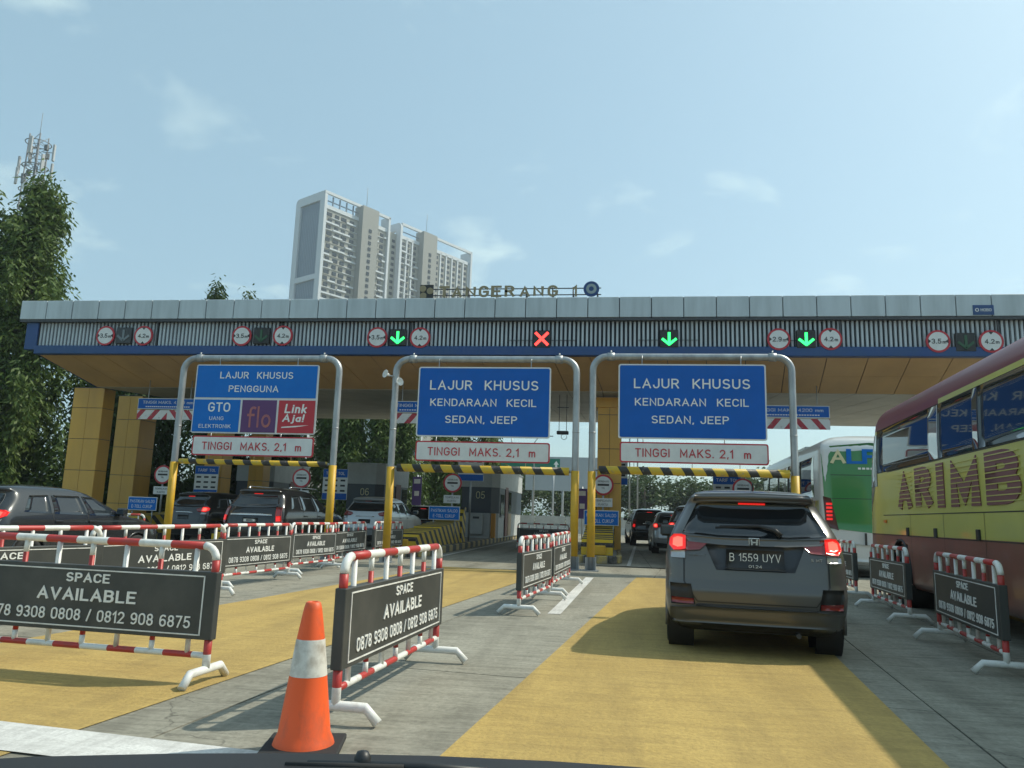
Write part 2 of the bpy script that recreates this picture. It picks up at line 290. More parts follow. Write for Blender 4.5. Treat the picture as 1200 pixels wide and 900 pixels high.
# lettering in even strokes, like road-sign alphabets: each glyph is a set of centre lines in a box w x 1
def arc_(cx, cy, rx, ry, a0, a1, n=9): return [(cx + rx * math.cos(R(a)), cy + ry * math.sin(R(a))) for a in np.linspace(a0, a1, n)]
_S = arc_(.31, .745, .29, .255, 35, 270, 11) + arc_(.31, .245, .31, .245, 90, -145, 11)[1:]
_O = arc_(.34, .66, .34, .34, 0, 180, 13) + arc_(.34, .34, .34, .34, 180, 360, 13) + [(.68, .66)]
_0 = arc_(.29, .7, .29, .3, 0, 180, 11) + arc_(.29, .3, .29, .3, 180, 360, 11) + [(.58, .7)]
GL = {'A': (.74, [[(0, 0), (.37, 1), (.74, 0)], [(.14, .32), (.60, .32)]]), 'B': (.62, [[(0, 0), (0, 1), (.34, 1)] + arc_(.34, .765, .25, .235, 90, -90) + [(0, .53)], [(.34, .53)] + arc_(.36, .265, .26, .265, 90, -90) + [(0, 0)]]),
      'C': (.66, [arc_(.34, .66, .34, .34, 25, 180, 9) + arc_(.34, .34, .34, .34, 180, 335, 9)]), 'D': (.64, [[(0, 0), (0, 1), (.3, 1)] + arc_(.3, .66, .34, .34, 90, 0, 7) + arc_(.3, .34, .34, .34, 0, -90, 7) + [(0, 0)]]),
      'E': (.55, [[(.55, 1), (0, 1), (0, 0), (.55, 0)], [(0, .52), (.47, .52)]]), 'F': (.55, [[(.55, 1), (0, 1), (0, 0)], [(0, .50), (.46, .50)]]),
      'G': (.68, [arc_(.34, .66, .34, .34, 25, 180, 9) + arc_(.34, .34, .34, .34, 180, 360, 11) + [(.68, .47), (.38, .47)]]), 'H': (.66, [[(0, 0), (0, 1)], [(.66, 0), (.66, 1)], [(0, .52), (.66, .52)]]), 'I': (.001, [[(0, 0), (0, 1)]]),
      'J': (.52, [[(.52, 1), (.52, .27)] + arc_(.26, .27, .26, .27, 0, -180, 11)[1:]]), 'K': (.64, [[(0, 0), (0, 1)], [(.60, 1), (0, .38)], [(.19, .56), (.64, 0)]]), 'L': (.52, [[(0, 1), (0, 0), (.52, 0)]]),
      'M': (.80, [[(0, 0), (0, 1), (.40, .22), (.80, 1), (.80, 0)]]), 'N': (.66, [[(0, 0), (0, 1), (.66, 0), (.66, 1)]]), 'O': (.68, [_O]), 'P': (.60, [[(0, 0), (0, 1), (.33, 1)] + arc_(.33, .74, .27, .26, 90, -90) + [(0, .48)]]),
      'R': (.62, [[(0, 0), (0, 1), (.34, 1)] + arc_(.34, .745, .26, .255, 90, -90) + [(0, .49)], [(.32, .49), (.62, 0)]]), 'S': (.62, [_S]), 'T': (.62, [[(0, 1), (.62, 1)], [(.31, 1), (.31, 0)]]),
      'U': (.66, [[(0, 1), (0, .33)] + arc_(.33, .33, .33, .33, 180, 360, 13)[1:] + [(.66, 1)]]), 'V': (.70, [[(0, 1), (.35, 0), (.70, 1)]]), 'Y': (.70, [[(0, 1), (.35, .45), (.70, 1)], [(.35, .45), (.35, 0)]]),
      '0': (.58, [_0]), '1': (.26, [[(0, .78), (.24, 1), (.24, 0)]]), '2': (.58, [arc_(.29, .72, .28, .28, 165, -30, 11) + [(0, 0), (.58, 0)]]), '3': (.56, [arc_(.27, .76, .26, .24, 150, -90, 10) + arc_(.27, .26, .29, .26, 90, -150, 11)[1:]]),
      '4': (.60, [[(.44, 0), (.44, 1), (0, .28), (.60, .28)]]), '5': (.56, [[(.52, 1), (.09, 1), (.04, .52)] + arc_(.26, .31, .30, .31, 120, -150, 12)]), '6': (.57, [[(.50, .93)] + arc_(.30, .62, .30, .38, 75, 180, 7) + arc_(.285, .30, .285, .30, 180, 520, 15)]),
      '7': (.54, [[(0, 1), (.54, 1), (.18, 0)]]), '8': (.56, [arc_(.28, .755, .245, .245, -90, 270, 15), arc_(.28, .265, .28, .265, 90, 450, 15)]), '9': (.57, [[(.07, .07)] + arc_(.27, .38, .30, .38, 255, 360, 7) + arc_(.285, .70, .285, .30, 0, 340, 15)]),
      '/': (.34, [[(0, -.02), (.34, 1.02)]]), '.': (.001, [[(0, .0), (0, .02)]]), ',': (.04, [[(.04, .02), (0, -.12)]]), '-': (.32, [[(0, .46), (.32, .46)]]), '!': (.001, [[(0, 1), (0, .32)], [(0, 0), (0, .02)]]), ' ': (.24, []),
      'f': (.36, [arc_(.33, .80, .20, .20, 60, 180, 6) + [(.13, 0)], [(0, .60), (.36, .60)]]), 'l': (.001, [[(0, 0), (0, 1)]]), 'o': (.50, [arc_(.25, .29, .25, .29, 0, 360, 17)]), 'i': (.001, [[(0, 0), (0, .60)], [(0, .86), (0, .88)]]),
      'n': (.42, [[(0, 0), (0, .62)], [(0, .40)] + arc_(.21, .42, .21, .20, 180, 0, 9) + [(.42, 0)]]), 'k': (.42, [[(0, 0), (0, 1)], [(.40, .60), (0, .25)], [(.14, .37), (.42, 0)]]), 'j': (.16, [[(.16, .60), (.16, -.12)] + arc_(.02, -.12, .14, .14, 0, -90, 5)[1:], [(.16, .86), (.16, .88)]]), 'a': (.46, [[(.46, .60), (.46, 0)], arc_(.23, .29, .23, .29, 0, 360, 17)]),
      'm': (.74, [[(0, 0), (0, .62)], [(0, .42)] + arc_(.19, .44, .18, .19, 180, 0, 9) + [(.37, 0)], [(.37, .42)] + arc_(.56, .44, .18, .19, 180, 0, 9) + [(.74, 0)]])}
def ribbon(P, t):
    P = [Vector(p) for p in P]; P = [p for k, p in enumerate(P) if k == 0 or (p - P[k - 1]).length > 1e-4]
    closed = (P[0] - P[-1]).length < 2e-2 and len(P) > 6
    if closed: P = P[:-1]
    else:
        P[0] = P[0] + (P[0] - P[1]).normalized() * t * .5; P[-1] = P[-1] + (P[-1] - P[-2]).normalized() * t * .5
    n = len(P); out = []
    for k in range(n):
        a = P[k] - P[k - 1] if (k or closed) else P[1] - P[0]; b = P[(k + 1) % n] - P[k] if (k < n - 1 or closed) else a
        a, b = a.normalized(), b.normalized(); na, nb = Vector((-a.y, a.x)), Vector((-b.y, b.x)); m = na + nb
        m = na if m.length < .1 else m.normalized(); f = min(1 / max(m.dot(na), .3), 2.2); out.append((P[k] + m * t / 2 * f, P[k] - m * t / 2 * f))
    return out, closed
def text_mesh(body, w, h, mt, bold=.13, space=1., shear=0., depth=.006):
    """lettering as thin solid strokes, fitted to w x h metres, in the xz plane, facing -y, centred; bold is the stroke width over the height"""
    key = (body, w, h, mt.name, bold, space, shear)
    if key in _T: return _T[key]
    vs, fs = [], []; x = 0.
    for ch in body:
        gw, strokes = GL[ch]
        for si, st in enumerate(strokes):
            rb, closed = ribbon(st, bold); b = len(vs); n = len(rb)
            for L, Rr in rb:
                for p in (L, Rr): vs += [(x + p.x + shear * p.y, p.y, -.5 - .14 * si), (x + p.x + shear * p.y, p.y, .5)]
            for k in range(n if closed else n - 1):
                q, r_ = b + 4 * k, b + 4 * ((k + 1) % n); fs += [(q, q + 2, r_ + 2, r_), (q + 1, r_ + 1, r_ + 3, q + 3), (q, r_, r_ + 1, q + 1), (q + 2, q + 3, r_ + 3, r_ + 2)]
            if not closed: e = b + 4 * (n - 1); fs += [(b, b + 1, b + 3, b + 2), (e, e + 2, e + 3, e + 1)]
        x += gw + (.17 * space + bold)
    a = np.array(vs); lo, hi = a.min(0), a.max(0); sz = np.maximum(hi - lo, 1e-6)
    q = (a - (lo + hi) / 2) / sz
    me = bpy.data.meshes.new('lettering'); me.from_pydata([(p[0] * w, v_[2] * depth, p[1] * h) for p, v_ in zip(q, a)], [], fs)
    bm = bmesh.new(); bm.from_mesh(me); bmesh.ops.recalc_face_normals(bm, faces=bm.faces); bm.to_mesh(me); bm.free()
    me.materials.append(mt); me.update(); _T[key] = me
    return me
def text(body, w, h, mt, parent, loc, bold=.155, space=1., shear=0., name='lettering', rz=0.):
    o = place(name, text_mesh(body, w, h, mt, bold, space, shear), parent, loc, (0, 0, rz) if rz else None)
    if h < .13: o['kind'] = 'stuff'            # too small to pick letters apart
    return o

# ------------------------------------------------------------------ ground
LA = R(5.9)                                                # the approach lanes run 5.9 degrees right of the canopy's axis
LD = Vector((math.sin(LA), math.cos(LA), 0)); LN = Vector((math.cos(LA), -math.sin(LA), 0))
def lane(u, v, z=0.): return Vector((0, 0, z)) + LN * u + LD * v     # u metres right of the camera, v metres ahead along the lane
MB().add([(-900, -300, -.06), (900, -300, -.06), (900, 1500, -.06), (-900, 1500, -.06)], [(0, 1, 2, 3)], dirt).build('ground')['kind'] = 'structure'
road = MB().add([(-19.6, -30, -.03), (40, -30, -.03), (40, 95, -.03), (-19.6, 95, -.03)], [(0, 1, 2, 3)], joint).build('road'); road['kind'] = 'structure'
# concrete slabs with open joints, along the lanes up to the islands, then along the canopy's axis
def clip_slab(u0, u1, v0, v1, dz, name='slab'):
    g = .007
    pts = [lane(u0 + g, v0 + g), lane(u1 - g, v0 + g), lane(u1 - g, v1 - g), lane(u0 + g, v1 - g)]
    MB().add([(p.x, p.y, dz) for p in pts] + [(p.x, p.y, -.028) for p in pts], [(0, 1, 2, 3), (0, 4, 5, 1), (1, 5, 6, 2), (2, 6, 7, 3), (3, 7, 4, 0)], concrete).build(name, road)
ucuts = [-24.0, -20.3, -16.6, -12.9, -9.2, -5.5, -2.9, -.95, 1.6, 3.0, 6.6, 10.2, 13.8]
vcuts = [-6, -1, 3.1, 6.2, 11.2, 16.2, 21.2]
for a, b in zip(ucuts, ucuts[1:]):
    for c, d in zip(vcuts, vcuts[1:]): clip_slab(a, b, c, d, random.uniform(-.0012, .0012))
for a in np.arange(-19, 20, 4.0):
    for c in np.arange(21.6, 90, 6.0):
        z = -.004 + random.uniform(-.001, .001)
        MB().add([(a + .007, c + .007, z), (a + 3.993, c + .007, z), (a + 3.993, c + 5.993, z), (a + .007, c + 5.993, z)], [(0, 1, 2, 3)], concrete).build('slab', road)
def strip(name, pts, mt, z):
    o = MB().add([(*p, z) for p in pts], [tuple(range(len(pts)))], mt).build(name); o['kind'] = 'structure'; return o
def q4(u0, u1, v0, v1): return [tuple(lane(u, v))[:2] for u, v in ((u0, v0), (u1, v0), (u1, v1), (u0, v1))]
strip('yellow_lane_surface', q4(-1.32, 1.29, -6, 17.6), yellow_pave, .0055)
strip('yellow_lane_surface', q4(-6.0, -3.36, -6, 18.0), yellow_pave, .0055)
strip('yellow_lane_bar', [(-4.25, 17.3), (-1.85, 17.0), (-1.85, 17.45), (-4.25, 17.75)], yellow_pave, .0095)
strip('yellow_lane_surface', q4(4.4, 7.0, -6, 17.6), yellow_pave, .0055)
strip('white_road_marking', [(-1.62, 4.02), (-3.44, 4.22), (-6.2, 4.5), (-6.2, 4.0), (-3.3, 3.78), (-1.62, 3.62)], white_paint, .0105)
strip('white_road_marking', [(-.86, 10.4), (-.69, 10.4), (-.43, 17.0), (-.60, 17.0)], white_paint, .006)
strip('white_road_marking', [(.34, 21.8), (.44, 21.8), (1.05, 38), (.93, 38)], white_paint, .004)
strip('white_road_marking', [(-5.2, 21.8), (-5.08, 21.8), (-5.08, 60), (-5.2, 60)], white_paint, .004)
strip('white_road_marking', [(-10.7, 21.8), (-10.58, 21.8), (-10.58, 60), (-10.7, 60)], white_paint, .004)
# ------------------------------------------------------------------ toll canopy
X0, X1, FY = -20.9, 16.1, 24.0
can = thing('toll_canopy', 'long toll plaza canopy with grey panel fascia, white slats and blue beam', 'canopy', (0, 0, 0))
pm = None
for i in range(37):
    x = X0 + i + .5
    if pm is None:
        o = MB().box((0, 0, 0), (.975, .10, .67), panel_m, bev=.012).build('fascia_panel', can); pm = o.data
    else: o = place('fascia_panel', pm, can)
    o.location = (x, FY - .12, 7.895); o.rotation_euler = (random.gauss(0, .006), 0, random.gauss(0, .004))
MB().box(((X0 + X1) / 2, FY + .0, 7.90), (X1 - X0 - .06, .12, .66), louver_back).build('fascia_backing', can)
MB().box(((X0 + X1) / 2, FY - .03, 7.50), (X1 - X0 - .1, .30, .075), darkm).build('panel_shade_strip', can)  # dark strip standing in for the gap shaded by the projecting panels
MB().box(((X0 + X1) / 2 + .35, FY + .18, 7.05), (X1 - X0 - .8, .04, .84), louver_back).build('louver_backing', can)
sm = MB().box((0, 0, 0), (.066, .10, .83), slat_m).build('slat', can); sm.location = (-20.13, FY + .06, 7.053)
for i in range(1, 264): place('slat', sm.data, can, (-20.13 + i * .1372, FY + .06, 7.053))
for k in range(9): MB().box((-20.2 + k * 4.5, FY + .005, 7.053), (.05, .06, .84), darkm).build('slat_frame', can)
MB().box(((X0 + X1) / 2 + .3, FY + .08, 6.485), (X1 - X0 - .7, .34, .30), beam_blue, bev=.02).build('lower_beam', can)
MB().box((-20.42, FY + .10, 6.98), (.46, .36, .98), beam_blue, bev=.015).build('end_post', can)
MB().box(((X0 + X1) / 2, 34.2, 8.12), (X1 - X0, 20.2, .10), darkm).build('roof', can)
MB().box(((X0 + X1) / 2, 34.2, 7.55), (X1 - X0 - 2.2, 19.4, .9), louver_back).build('roof_void', can)
MB().box(((X0 + X1) / 2, 44.4, 7.42), (X1 - X0 - 1.5, .12, 1.35), panel_m).build('rear_fascia', can)
# soffit: ochre sloping bays, then flat grey bays
XL0, XL1 = -20.2, -19.35
def sof(x0, x1, y0, z0, y1, z1, mt, name, xa=None, xb=None):
    g = .012; xa = x0 if xa is None else xa; xb = x1 if xb is None else xb
    a = [(x0 + g, y0 + g, z0), (x1 - g, y0 + g, z0), (xb - g, y1 - g, z1), (xa + g, y1 - g, z1)]
    MB().hexa(a + [(x, y, z + .03) for x, y, z in a], mt).build(name, can)
n = 30; 
for i in range(n):
    f0, f1 = i / n, (i + 1) / n
    top = lambda f: XL0 + (X1 - XL0) * f
    bot = lambda f: XL1 + (X1 - XL1) * f
    mid = lambda f: (top(f) + bot(f)) / 2
    sof(top(f0), top(f1), FY + .1, 6.35, 25.15, 5.95, soffit_b, 'soffit_panel', mid(f0), mid(f1))
    sof(mid(f0), mid(f1), 25.15, 5.95, 26.2, 5.56, soffit_b, 'soffit_panel', bot(f0), bot(f1))
    for k in range(4): sof(bot(f0), bot(f1), 26.2 + k * 4.5, 5.55 + k * .29, 30.7 + k * 4.5, 5.84 + k * .29, soffit_g, 'ceiling_panel')
MB().hexa([(XL1, 26.3, 5.62), (X1, 26.3, 5.62), (X1, 44.2, 6.78), (XL1, 44.2, 6.78), (XL1, 26.3, 5.70), (X1, 26.3, 5.70), (X1, 44.2, 6.86), (XL1, 44.2, 6.86)], louver_back).build('ceiling_tray', can)
MB().add([(XL0 - .02, FY + .12, 6.34), (XL1 - .02, 26.2, 5.54), (XL1 - .02, 44.2, 6.7), (XL0 - .02, 44.2, 7.9), (XL0 - .02, FY + .12, 7.4)], [(0, 1, 2, 3, 4)], beam_blue).build('end_soffit', can)
def column(x0, x1, y0, y1, ztop, cap=False):
    c = MB().box(((x0 + x1) / 2, (y0 + y1) / 2, ztop / 2), (x1 - x0 - .06, y1 - y0 - .06, ztop), louver_back).build('column', can)
    z = .05; k = 0
    while z < ztop - .05:
        z2 = min(z + 1.22, ztop - .02); h = z2 - z - .02; zc = (z + z2) / 2
        hw = (x1 - x0) / 2
        for sx in (0, 1): MB().box((x0 + hw * (sx + .5), y0 + .015, zc), (hw - .012, .035, h), clad).build('cladding_panel', c)
        for xx in (x0 + .015, x1 - .015): MB().box((xx, (y0 + y1) / 2, zc), (.035, y1 - y0 - .05, h), clad).build('cladding_panel', c)
        z = z2
    if cap: MB().box(((x0 + x1) / 2, (y0 + y1) / 2, ztop - .17), (x1 - x0 + .16, y1 - y0 + .16, .36), clad, bev=.01).build('capital', c)
column(-21.25, -19.95, 27.5, 28.2, 5.75); column(-21.9, -20.75, 31.2, 32.4, 6.0)
column(-.62, .22, 27.5, 28.4, 5.54, True); column(-17.6, -16.8, 31.3, 32.2, 5.85, True); column(-16.9, -16.2, 34.0, 34.8, 6.0, True)
column(10.4, 11.3, 27.5, 28.4, 5.54, True)
# ------------------------------------------------------------------ signs on the canopy front
def round_limit(x, z, num, vertical, label):
    t = thing('limit_sign', label, 'road sign', (x, FY - .10, z), 0, 'round limit signs on the canopy slats')
    r = .345
    MB().disc((0, 0), 0, r, -.01, .035, signred, 40).build('plate', t)
    MB().disc((0, 0), 0, r * .82, -.014, -.002, signwhite, 40).build('face', t)
    for s in (-1, 1):
        p = [(s * .285, .07), (s * .285, -.07), (s * .205, 0)] if not vertical else [(.07, s * .285), (-.07, s * .285), (0, s * .205)]
        MB().prism(p, -.018, -.012, black).build('triangle', t)
    text(num, .28, .15, black, t, (-.055, -.018, 0), .17); text('m', .10, .075, black, t, (.165, -.018, -.037), .16)
    MB().tube([(0, .03, 0), (0, .14, 0)], .03, darkm, 8).build('bracket', t)
LIM = [(-17.56, 6.98, '3.5', 0, 'grey unlit lane signal'), (-16.14, 6.98, '4.2', 1, 'grey unlit lane signal'),
       (-12.55, 6.97, '3.5', 0, 'dark signal above the GTO sign'), (-11.09, 6.98, '4.2', 1, 'dark signal above the GTO sign'),
       (-7.81, 6.92, '3.5', 0, 'green arrow left of the red cross'), (-6.36, 6.91, '4.2', 1, 'green arrow left of the red cross'),
       (4.96, 6.86, '2.9', 0, 'green arrow nearest the bus'), (6.48, 6.87, '4.2', 1, 'green arrow nearest the bus'),
       (9.56, 6.80, '3.5', 0, 'dim arrow over the yellow bus'), (11.04, 6.80, '4.2', 1, 'dim arrow over the yellow bus')]
for x, z, nmb, v, d in LIM: round_limit(x, z, nmb, v, 'round %s m %s limit sign by the %s' % (nmb, 'height' if v else 'width', d))
def signal(x, z, kind, label):
    t = thing('lane_signal', label, 'lane signal', (x, FY - .09, z), 0, 'lane signals on the canopy slats')
    MB().box((0, .04, 0), (.56, .12, .56), black if kind != 'grey' else darkm, bev=.012).build('housing', t)
    MB().box((0, .12, 0), (.2, .06, .2), darkm).build('bracket', t)
    if kind == 'cross':
        for a in (45, -45): MB().box((0, -.03, 0), (.58, .015, .085), cross_on, Matrix.Rotation(R(a), 3, 'Y')).build('led_bar', t)
        MB().box((0, .06, -.03), (2.2, .02, .015), darkm).build('support_rail', t)
    else:
        m_ = {'on': arrow_on, 'off': arrow_off, 'grey': arrow_grey}[kind]
        MB().box((0, -.03, .02), (.08, .015, .36), m_).build('led_bar', t)
        for s in (-1, 1): MB().box((s * .105, -.033, -.10), (.30, .015, .075), m_, Matrix.Rotation(R(-40 * s), 3, 'Y')).build('led_bar', t)
        if kind == 'on': MB().box((0, .06, -.03), (1.9, .02, .015), darkm).build('support_rail', t)
for a in ((-16.88, 6.99, 'grey', 'grey lane signal with unlit arrow near the canopy end post'), (-11.85, 6.98, 'off', 'dark lane signal with unlit arrow above the GTO sign'),
          (-7.11, 6.92, 'on', 'lit green arrow lane signal between 3.5 m and 4.2 m signs'), (-2.36, 6.87, 'cross', 'lane signal showing a lit red cross'),
          (1.65, 6.88, 'on', 'lit green arrow lane signal alone on the slats, right of the red cross'), (5.77, 6.87, 'on', 'lit green arrow lane signal beside the 2.9 m sign'),
          (10.33, 6.78, 'off', 'lane signal with dim green arrow over the yellow bus')): signal(*a)
t = thing('name_plate', 'small blue plate on the grey fascia panels above the yellow bus', 'plate', (10.85, FY - .18, 7.74))
MB().box((0, 0, 0), (.58, .02, .30), beam_blue).build('plate', t); MB().box((0, .035, 0), (.4, .05, .1), darkm).build('bracket', t)
text('HOBO', .30, .09, letter_w, t, (.07, -.014, 0)); MB().disc((-.18, 0), .035, .055, -.014, -.008, letter_w, 16).build('emblem', t)
# rooftop name
t = thing('rooftop_sign', 'metal rooftop letters reading TANGERANG 1 on an open frame', 'sign', (0, FY + .55, 8.17))
tz = .46
gold = mat('weathered_gold', (.30, .24, .14), .5, .3); 
for z in (.36, .58): MB().box((-3.55, .03, z), (6.1, .03, .03), darkm).build('rail', t)
for x in (-6.55, -5.75, -4.95, -3.98, -2.98, -2.10, -1.42, -.62):
    MB().tube([(x, .03, -.02), (x, .03, .62)], .022, darkm, 6).build('strut', t); MB().tube([(x, .05, .55), (x + .05, .45, -.02)], .016, darkm, 6).build('brace', t)
xx = [-5.86, -5.42, -4.95, -4.50, -4.08, -3.62, -3.12, -2.66, -2.18]
for ch, x in zip('TANGERANG', xx): text(ch, .36, .40, gold, t, (x + .09, -.02, tz + .02), .24, name='letter')
text('1', .16, .42, gold, t, (-1.37, -.02, tz + .03), .24, name='letter')
e = MB().box((-6.38, .0, tz + .02), (.46, .05, .50), black).build('square_emblem', t)
for x, z in ((-6.51, tz + .13), (-6.26, tz + .05), (-6.49, tz - .12)): MB().disc((x, z), 0, .115, -.045, -.02, gold, 20).build('emblem_mark', e)
e = MB().disc((-.82, tz + .08), 0, .26, -.03, .02, beam_blue, 32).build('round_emblem', t)
MB().disc((-.82, tz + .08), .08, .17, -.04, -.025, mat('emblem_grey', (.30, .36, .36), .5), 28).build('emblem_ring', e)
# ------------------------------------------------------------------ gantries with their boards
GY = 19.2
def gantry(xl, xr, zt, label, clamps=True):
    t = thing('sign_gantry', label, 'gantry', (0, GY, 0), 0, 'tubular gantries over the lanes')
    r = .085; cr_ = .35
    arc = lambda cx, a0, a1: [(cx + cr_ * math.cos(R(a)), 0, zt - cr_ + cr_ * math.sin(R(a))) for a in np.linspace(a0, a1, 8)]
    path = [(xl, 0, .02), (xl, 0, 1.2), (xl, 0, zt - cr_)] + arc(xl + cr_, 180, 90)[1:] + arc(xr - cr_, 90, 0) + [(xr, 0, 1.2), (xr, 0, .02)]
    MB().tube(path, r, galv, 14).build('frame', t)
    for x in (xl, xr):
        MB().tube([(x, 0, .33), (x, 0, 2.40)], r + .014, ypost, 14).build('post_sleeve', t)
        MB().box((x, 0, .012), (.4, .4, .024), galv).build('base_plate', t)
        for a in (0, 90): MB().box((x, 0, .17), (.36, .012, .30), galv, Matrix.Rotation(R(a + 45), 3, 'Z')).build('gusset', t)
        cx = x + (.45 if x == xl else -.45)
        MB().tube([(cx - .09, 0, zt), (cx + .09, 0, zt)], r + .022, galv, 12).build('coupling', t)
        MB().tube([(cx, 0, zt + .08), (cx, 0, zt + .16)], .022, galv, 8).build('bolt', t)
        for zz_ in (3.35,): MB().tube([(x, 0, zz_), (x, 0, zz_ + .03)], r + .006, galv, 12).build('weld_ring', t)
    return t
def sign_board(name, x0, x1, z0, z1, face, edge, label, cat='road sign', dy=-.14):
    t = thing(name, label, cat, ((x0 + x1) / 2, GY + dy, (z0 + z1) / 2)); w, h = x1 - x0, z1 - z0
    def rr(w, h, r): return [(sx * (w / 2 - r) + r * math.cos(R(a)), sz * (h / 2 - r) + r * math.sin(R(a))) for sx, sz, a0 in ((1, -1, -90), (1, 1, 0), (-1, 1, 90), (-1, -1, 180)) for a in np.linspace(a0, a0 + 90, 5)]
    MB().prism(rr(w, h, .06), 0, .03, edge).build('edge', t); MB().prism(rr(w - .07, h - .07, .04), -.005, .004, face).build('face', t)
    return t, w, h
def hangers(t, xs, z0, z1):
    for x in xs:
        MB().tube([(x, .05, z0), (x, .05, z1)], .014, galv, 6).build('hanger', t)
def height_bar(x0, x1, z, r, label):
    t = thing('height_bar', label, 'height bar', ((x0 + x1) / 2, GY - .02, z), 0, 'striped height bars under the gantries'); h = (x1 - x0) / 2
    MB().tube([(-h, 0, 0), (h, 0, 0)], r, hazard_bar, 14).build('bar', t)
    for s in (-1, 1): MB().tube([(s * h, 0, 0), (s * (h + .07), 0.02, 0)], .03, galv, 8).build('pin', t)
    for x in (-h * .62, 0, h * .5): MB().tube([(x, .07, r * .6), (x, .07, .32)], .009, galv, 6).build('chain', t)
    return t
G = [(-11.66, -7.25, 5.22), (-5.70, -.98, 5.22), (-.57, 4.27, 5.30)]
gantry(*G[0], 'galvanised gantry with yellow post bases carrying the GTO sign')
gantry(*G[1], 'galvanised gantry with a loudspeaker on its post, nearest the closed lane')
gantry(*G[2], 'galvanised gantry with yellow post bases straddling the lane of the grey car')
t, w, h = sign_board('lane_sign', -11.2, -7.75, 3.17, 5.02, signwhite, signwhite, 'blue, purple and red GTO lane sign reading LAJUR KHUSUS PENGGUNA')
MB().box((0, -.012, h / 4 - .0), (w - .08, .01, h / 2 - .06), signblue2).build('upper_panel', t)
text('LAJUR  KHUSUS', 2.05, .20, letter_w, t, (.0, -.022, .64), space=1.15); text('PENGGUNA', 1.40, .20, letter_w, t, (-.05, -.022, .27), space=1.1)
MB().box((-1.04, -.012, -.46), (1.30, .01, .86), signblue2).build('blue_panel', t); MB().box((.15, -.012, -.46), (.96, .01, .86), purple).build('purple_panel', t); MB().box((1.19, -.012, -.46), (1.0, .01, .86), signred).build('red_panel', t)
text('GTO', .62, .25, letter_w, t, (-.97, -.022, -.23), .17); text('UANG', .40, .11, letter_w, t, (-1.02, -.022, -.53), .12, 1.3); text('ELEKTRONIK', .90, .11, letter_w, t, (-1.05, -.022, -.74), .12, 1.3)
text('flo', .66, .56, orange_f, t, (.17, -.022, -.48), .13); 
text('Link', .62, .25, letter_w, t, (1.17, -.022, -.25), .2, shear=.12); text('Aja!', .62, .27, letter_w, t, (1.12, -.022, -.51), .2, shear=.12)
MB().prism([(.80, -.76), (1.2, -.735), (1.55, -.68), (1.2, -.70), (.82, -.73)], -.024, -.016, letter_w).build('swoosh', t)
hangers(t, (-1.1, 1.1), -.2, 1.05 + .07)
for (x0, x1, z0, z1, lab) in ((-5.05, -1.62, 3.18, 4.99, 'blue LAJUR KHUSUS KENDARAAN KECIL sign on the gantry with the loudspeaker'), (.07, 3.63, 3.22, 5.09, 'blue LAJUR KHUSUS KENDARAAN KECIL sign on the gantry over the grey car')):
    t, w, h = sign_board('lane_sign', x0, x1, z0, z1, signblue, signwhite, lab)
    text('LAJUR  KHUSUS', 2.80, .27, letter_w, t, (0, -.012, h * .24), space=1.15); text('KENDARAAN  KECIL', 2.74, .22, letter_w, t, (-.01, -.012, -.02), space=1.12); text('SEDAN, JEEP', 1.85, .23, letter_w, t, (-.04, -.012, -.46), space=1.1)
    hangers(t, (-1.2, 1.2), -.2, h / 2 + .22)
    MB().box((0, .045, .45), (w - .2, .03, .06), galv).build('stiffener', t); MB().box((0, .045, -.45), (w - .2, .03, .06), galv).build('stiffener', t)
for (x0, x1, z0, z1, lab) in ((-11.12, -7.76, 2.58, 3.10, 'white TINGGI MAKS. 2,1 m board below the GTO sign'), (-5.04, -1.61, 2.56, 3.07, 'white TINGGI MAKS. 2,1 m board on the gantry with the loudspeaker'), (.11, 3.65, 2.63, 3.14, 'white TINGGI MAKS. 2,1 m board over the grey car')):
    t, w, h = sign_board('height_sign', x0, x1, z0, z1, signwhite, signred, lab)
    text('TINGGI  MAKS. 2,1  m', 2.75, .25, signred, t, (-.02, -.012, -.01), .15, space=1.18); hangers(t, (-1.2, .75), .0, .42)
height_bar(-11.5, -7.40, 2.42, .07, 'thin worn yellow and black height bar below the GTO sign'); height_bar(-5.52, -1.13, 2.38, .10, 'yellow and black height bar of the gantry with the loudspeaker'); height_bar(-.40, 4.14, 2.44, .10, 'yellow and black height bar over the grey car')
t = thing('horn_speaker', 'pair of white horn loudspeakers clamped to the middle gantry post', 'loudspeaker', (-5.72, GY - .12, 4.62))
for s, y in ((-1, .13), (1, -.07)):
    h_ = MB().lathe([(.03, 0), (.05, .04), (.06, .12), (.11, .17), (.145, .20), (.14, .205), (.05, .12), (.0, .1)], whitep, 20).build('horn', t); h_.rotation_euler = (R(80), 0, R(-35 if s < 0 else 50)); h_.location = (s * .10, -.05, y); h_.scale = (.75, .75, .75)
    MB().tube([(0, .1, y), (s * .10, 0, y)], .02, galv, 6).build('bracket', t)
# hanging device between gantries
t = thing('hanging_camera', 'small black device hanging on two rods from the canopy ceiling', 'camera', (-1.84, 27.0, 4.2))
for x in (-.13, .13): MB().tube([(x, 0, .05), (x, 0, 1.36)], .012, darkm, 6).build('rod', t)
MB().box((0, 0, .0), (.42, .2, .12), black, bev=.02).build('body', t); MB().tube([(.05 + .1 * math.cos(a), 0, -.14 + .1 * math.sin(a)) for a in np.linspace(1.2, 6.8, 12)], .01, darkm, 6).build('cable', t)
MB().box((0, 0, .9), (.4, .03, .03), darkm).build('spacer', t)
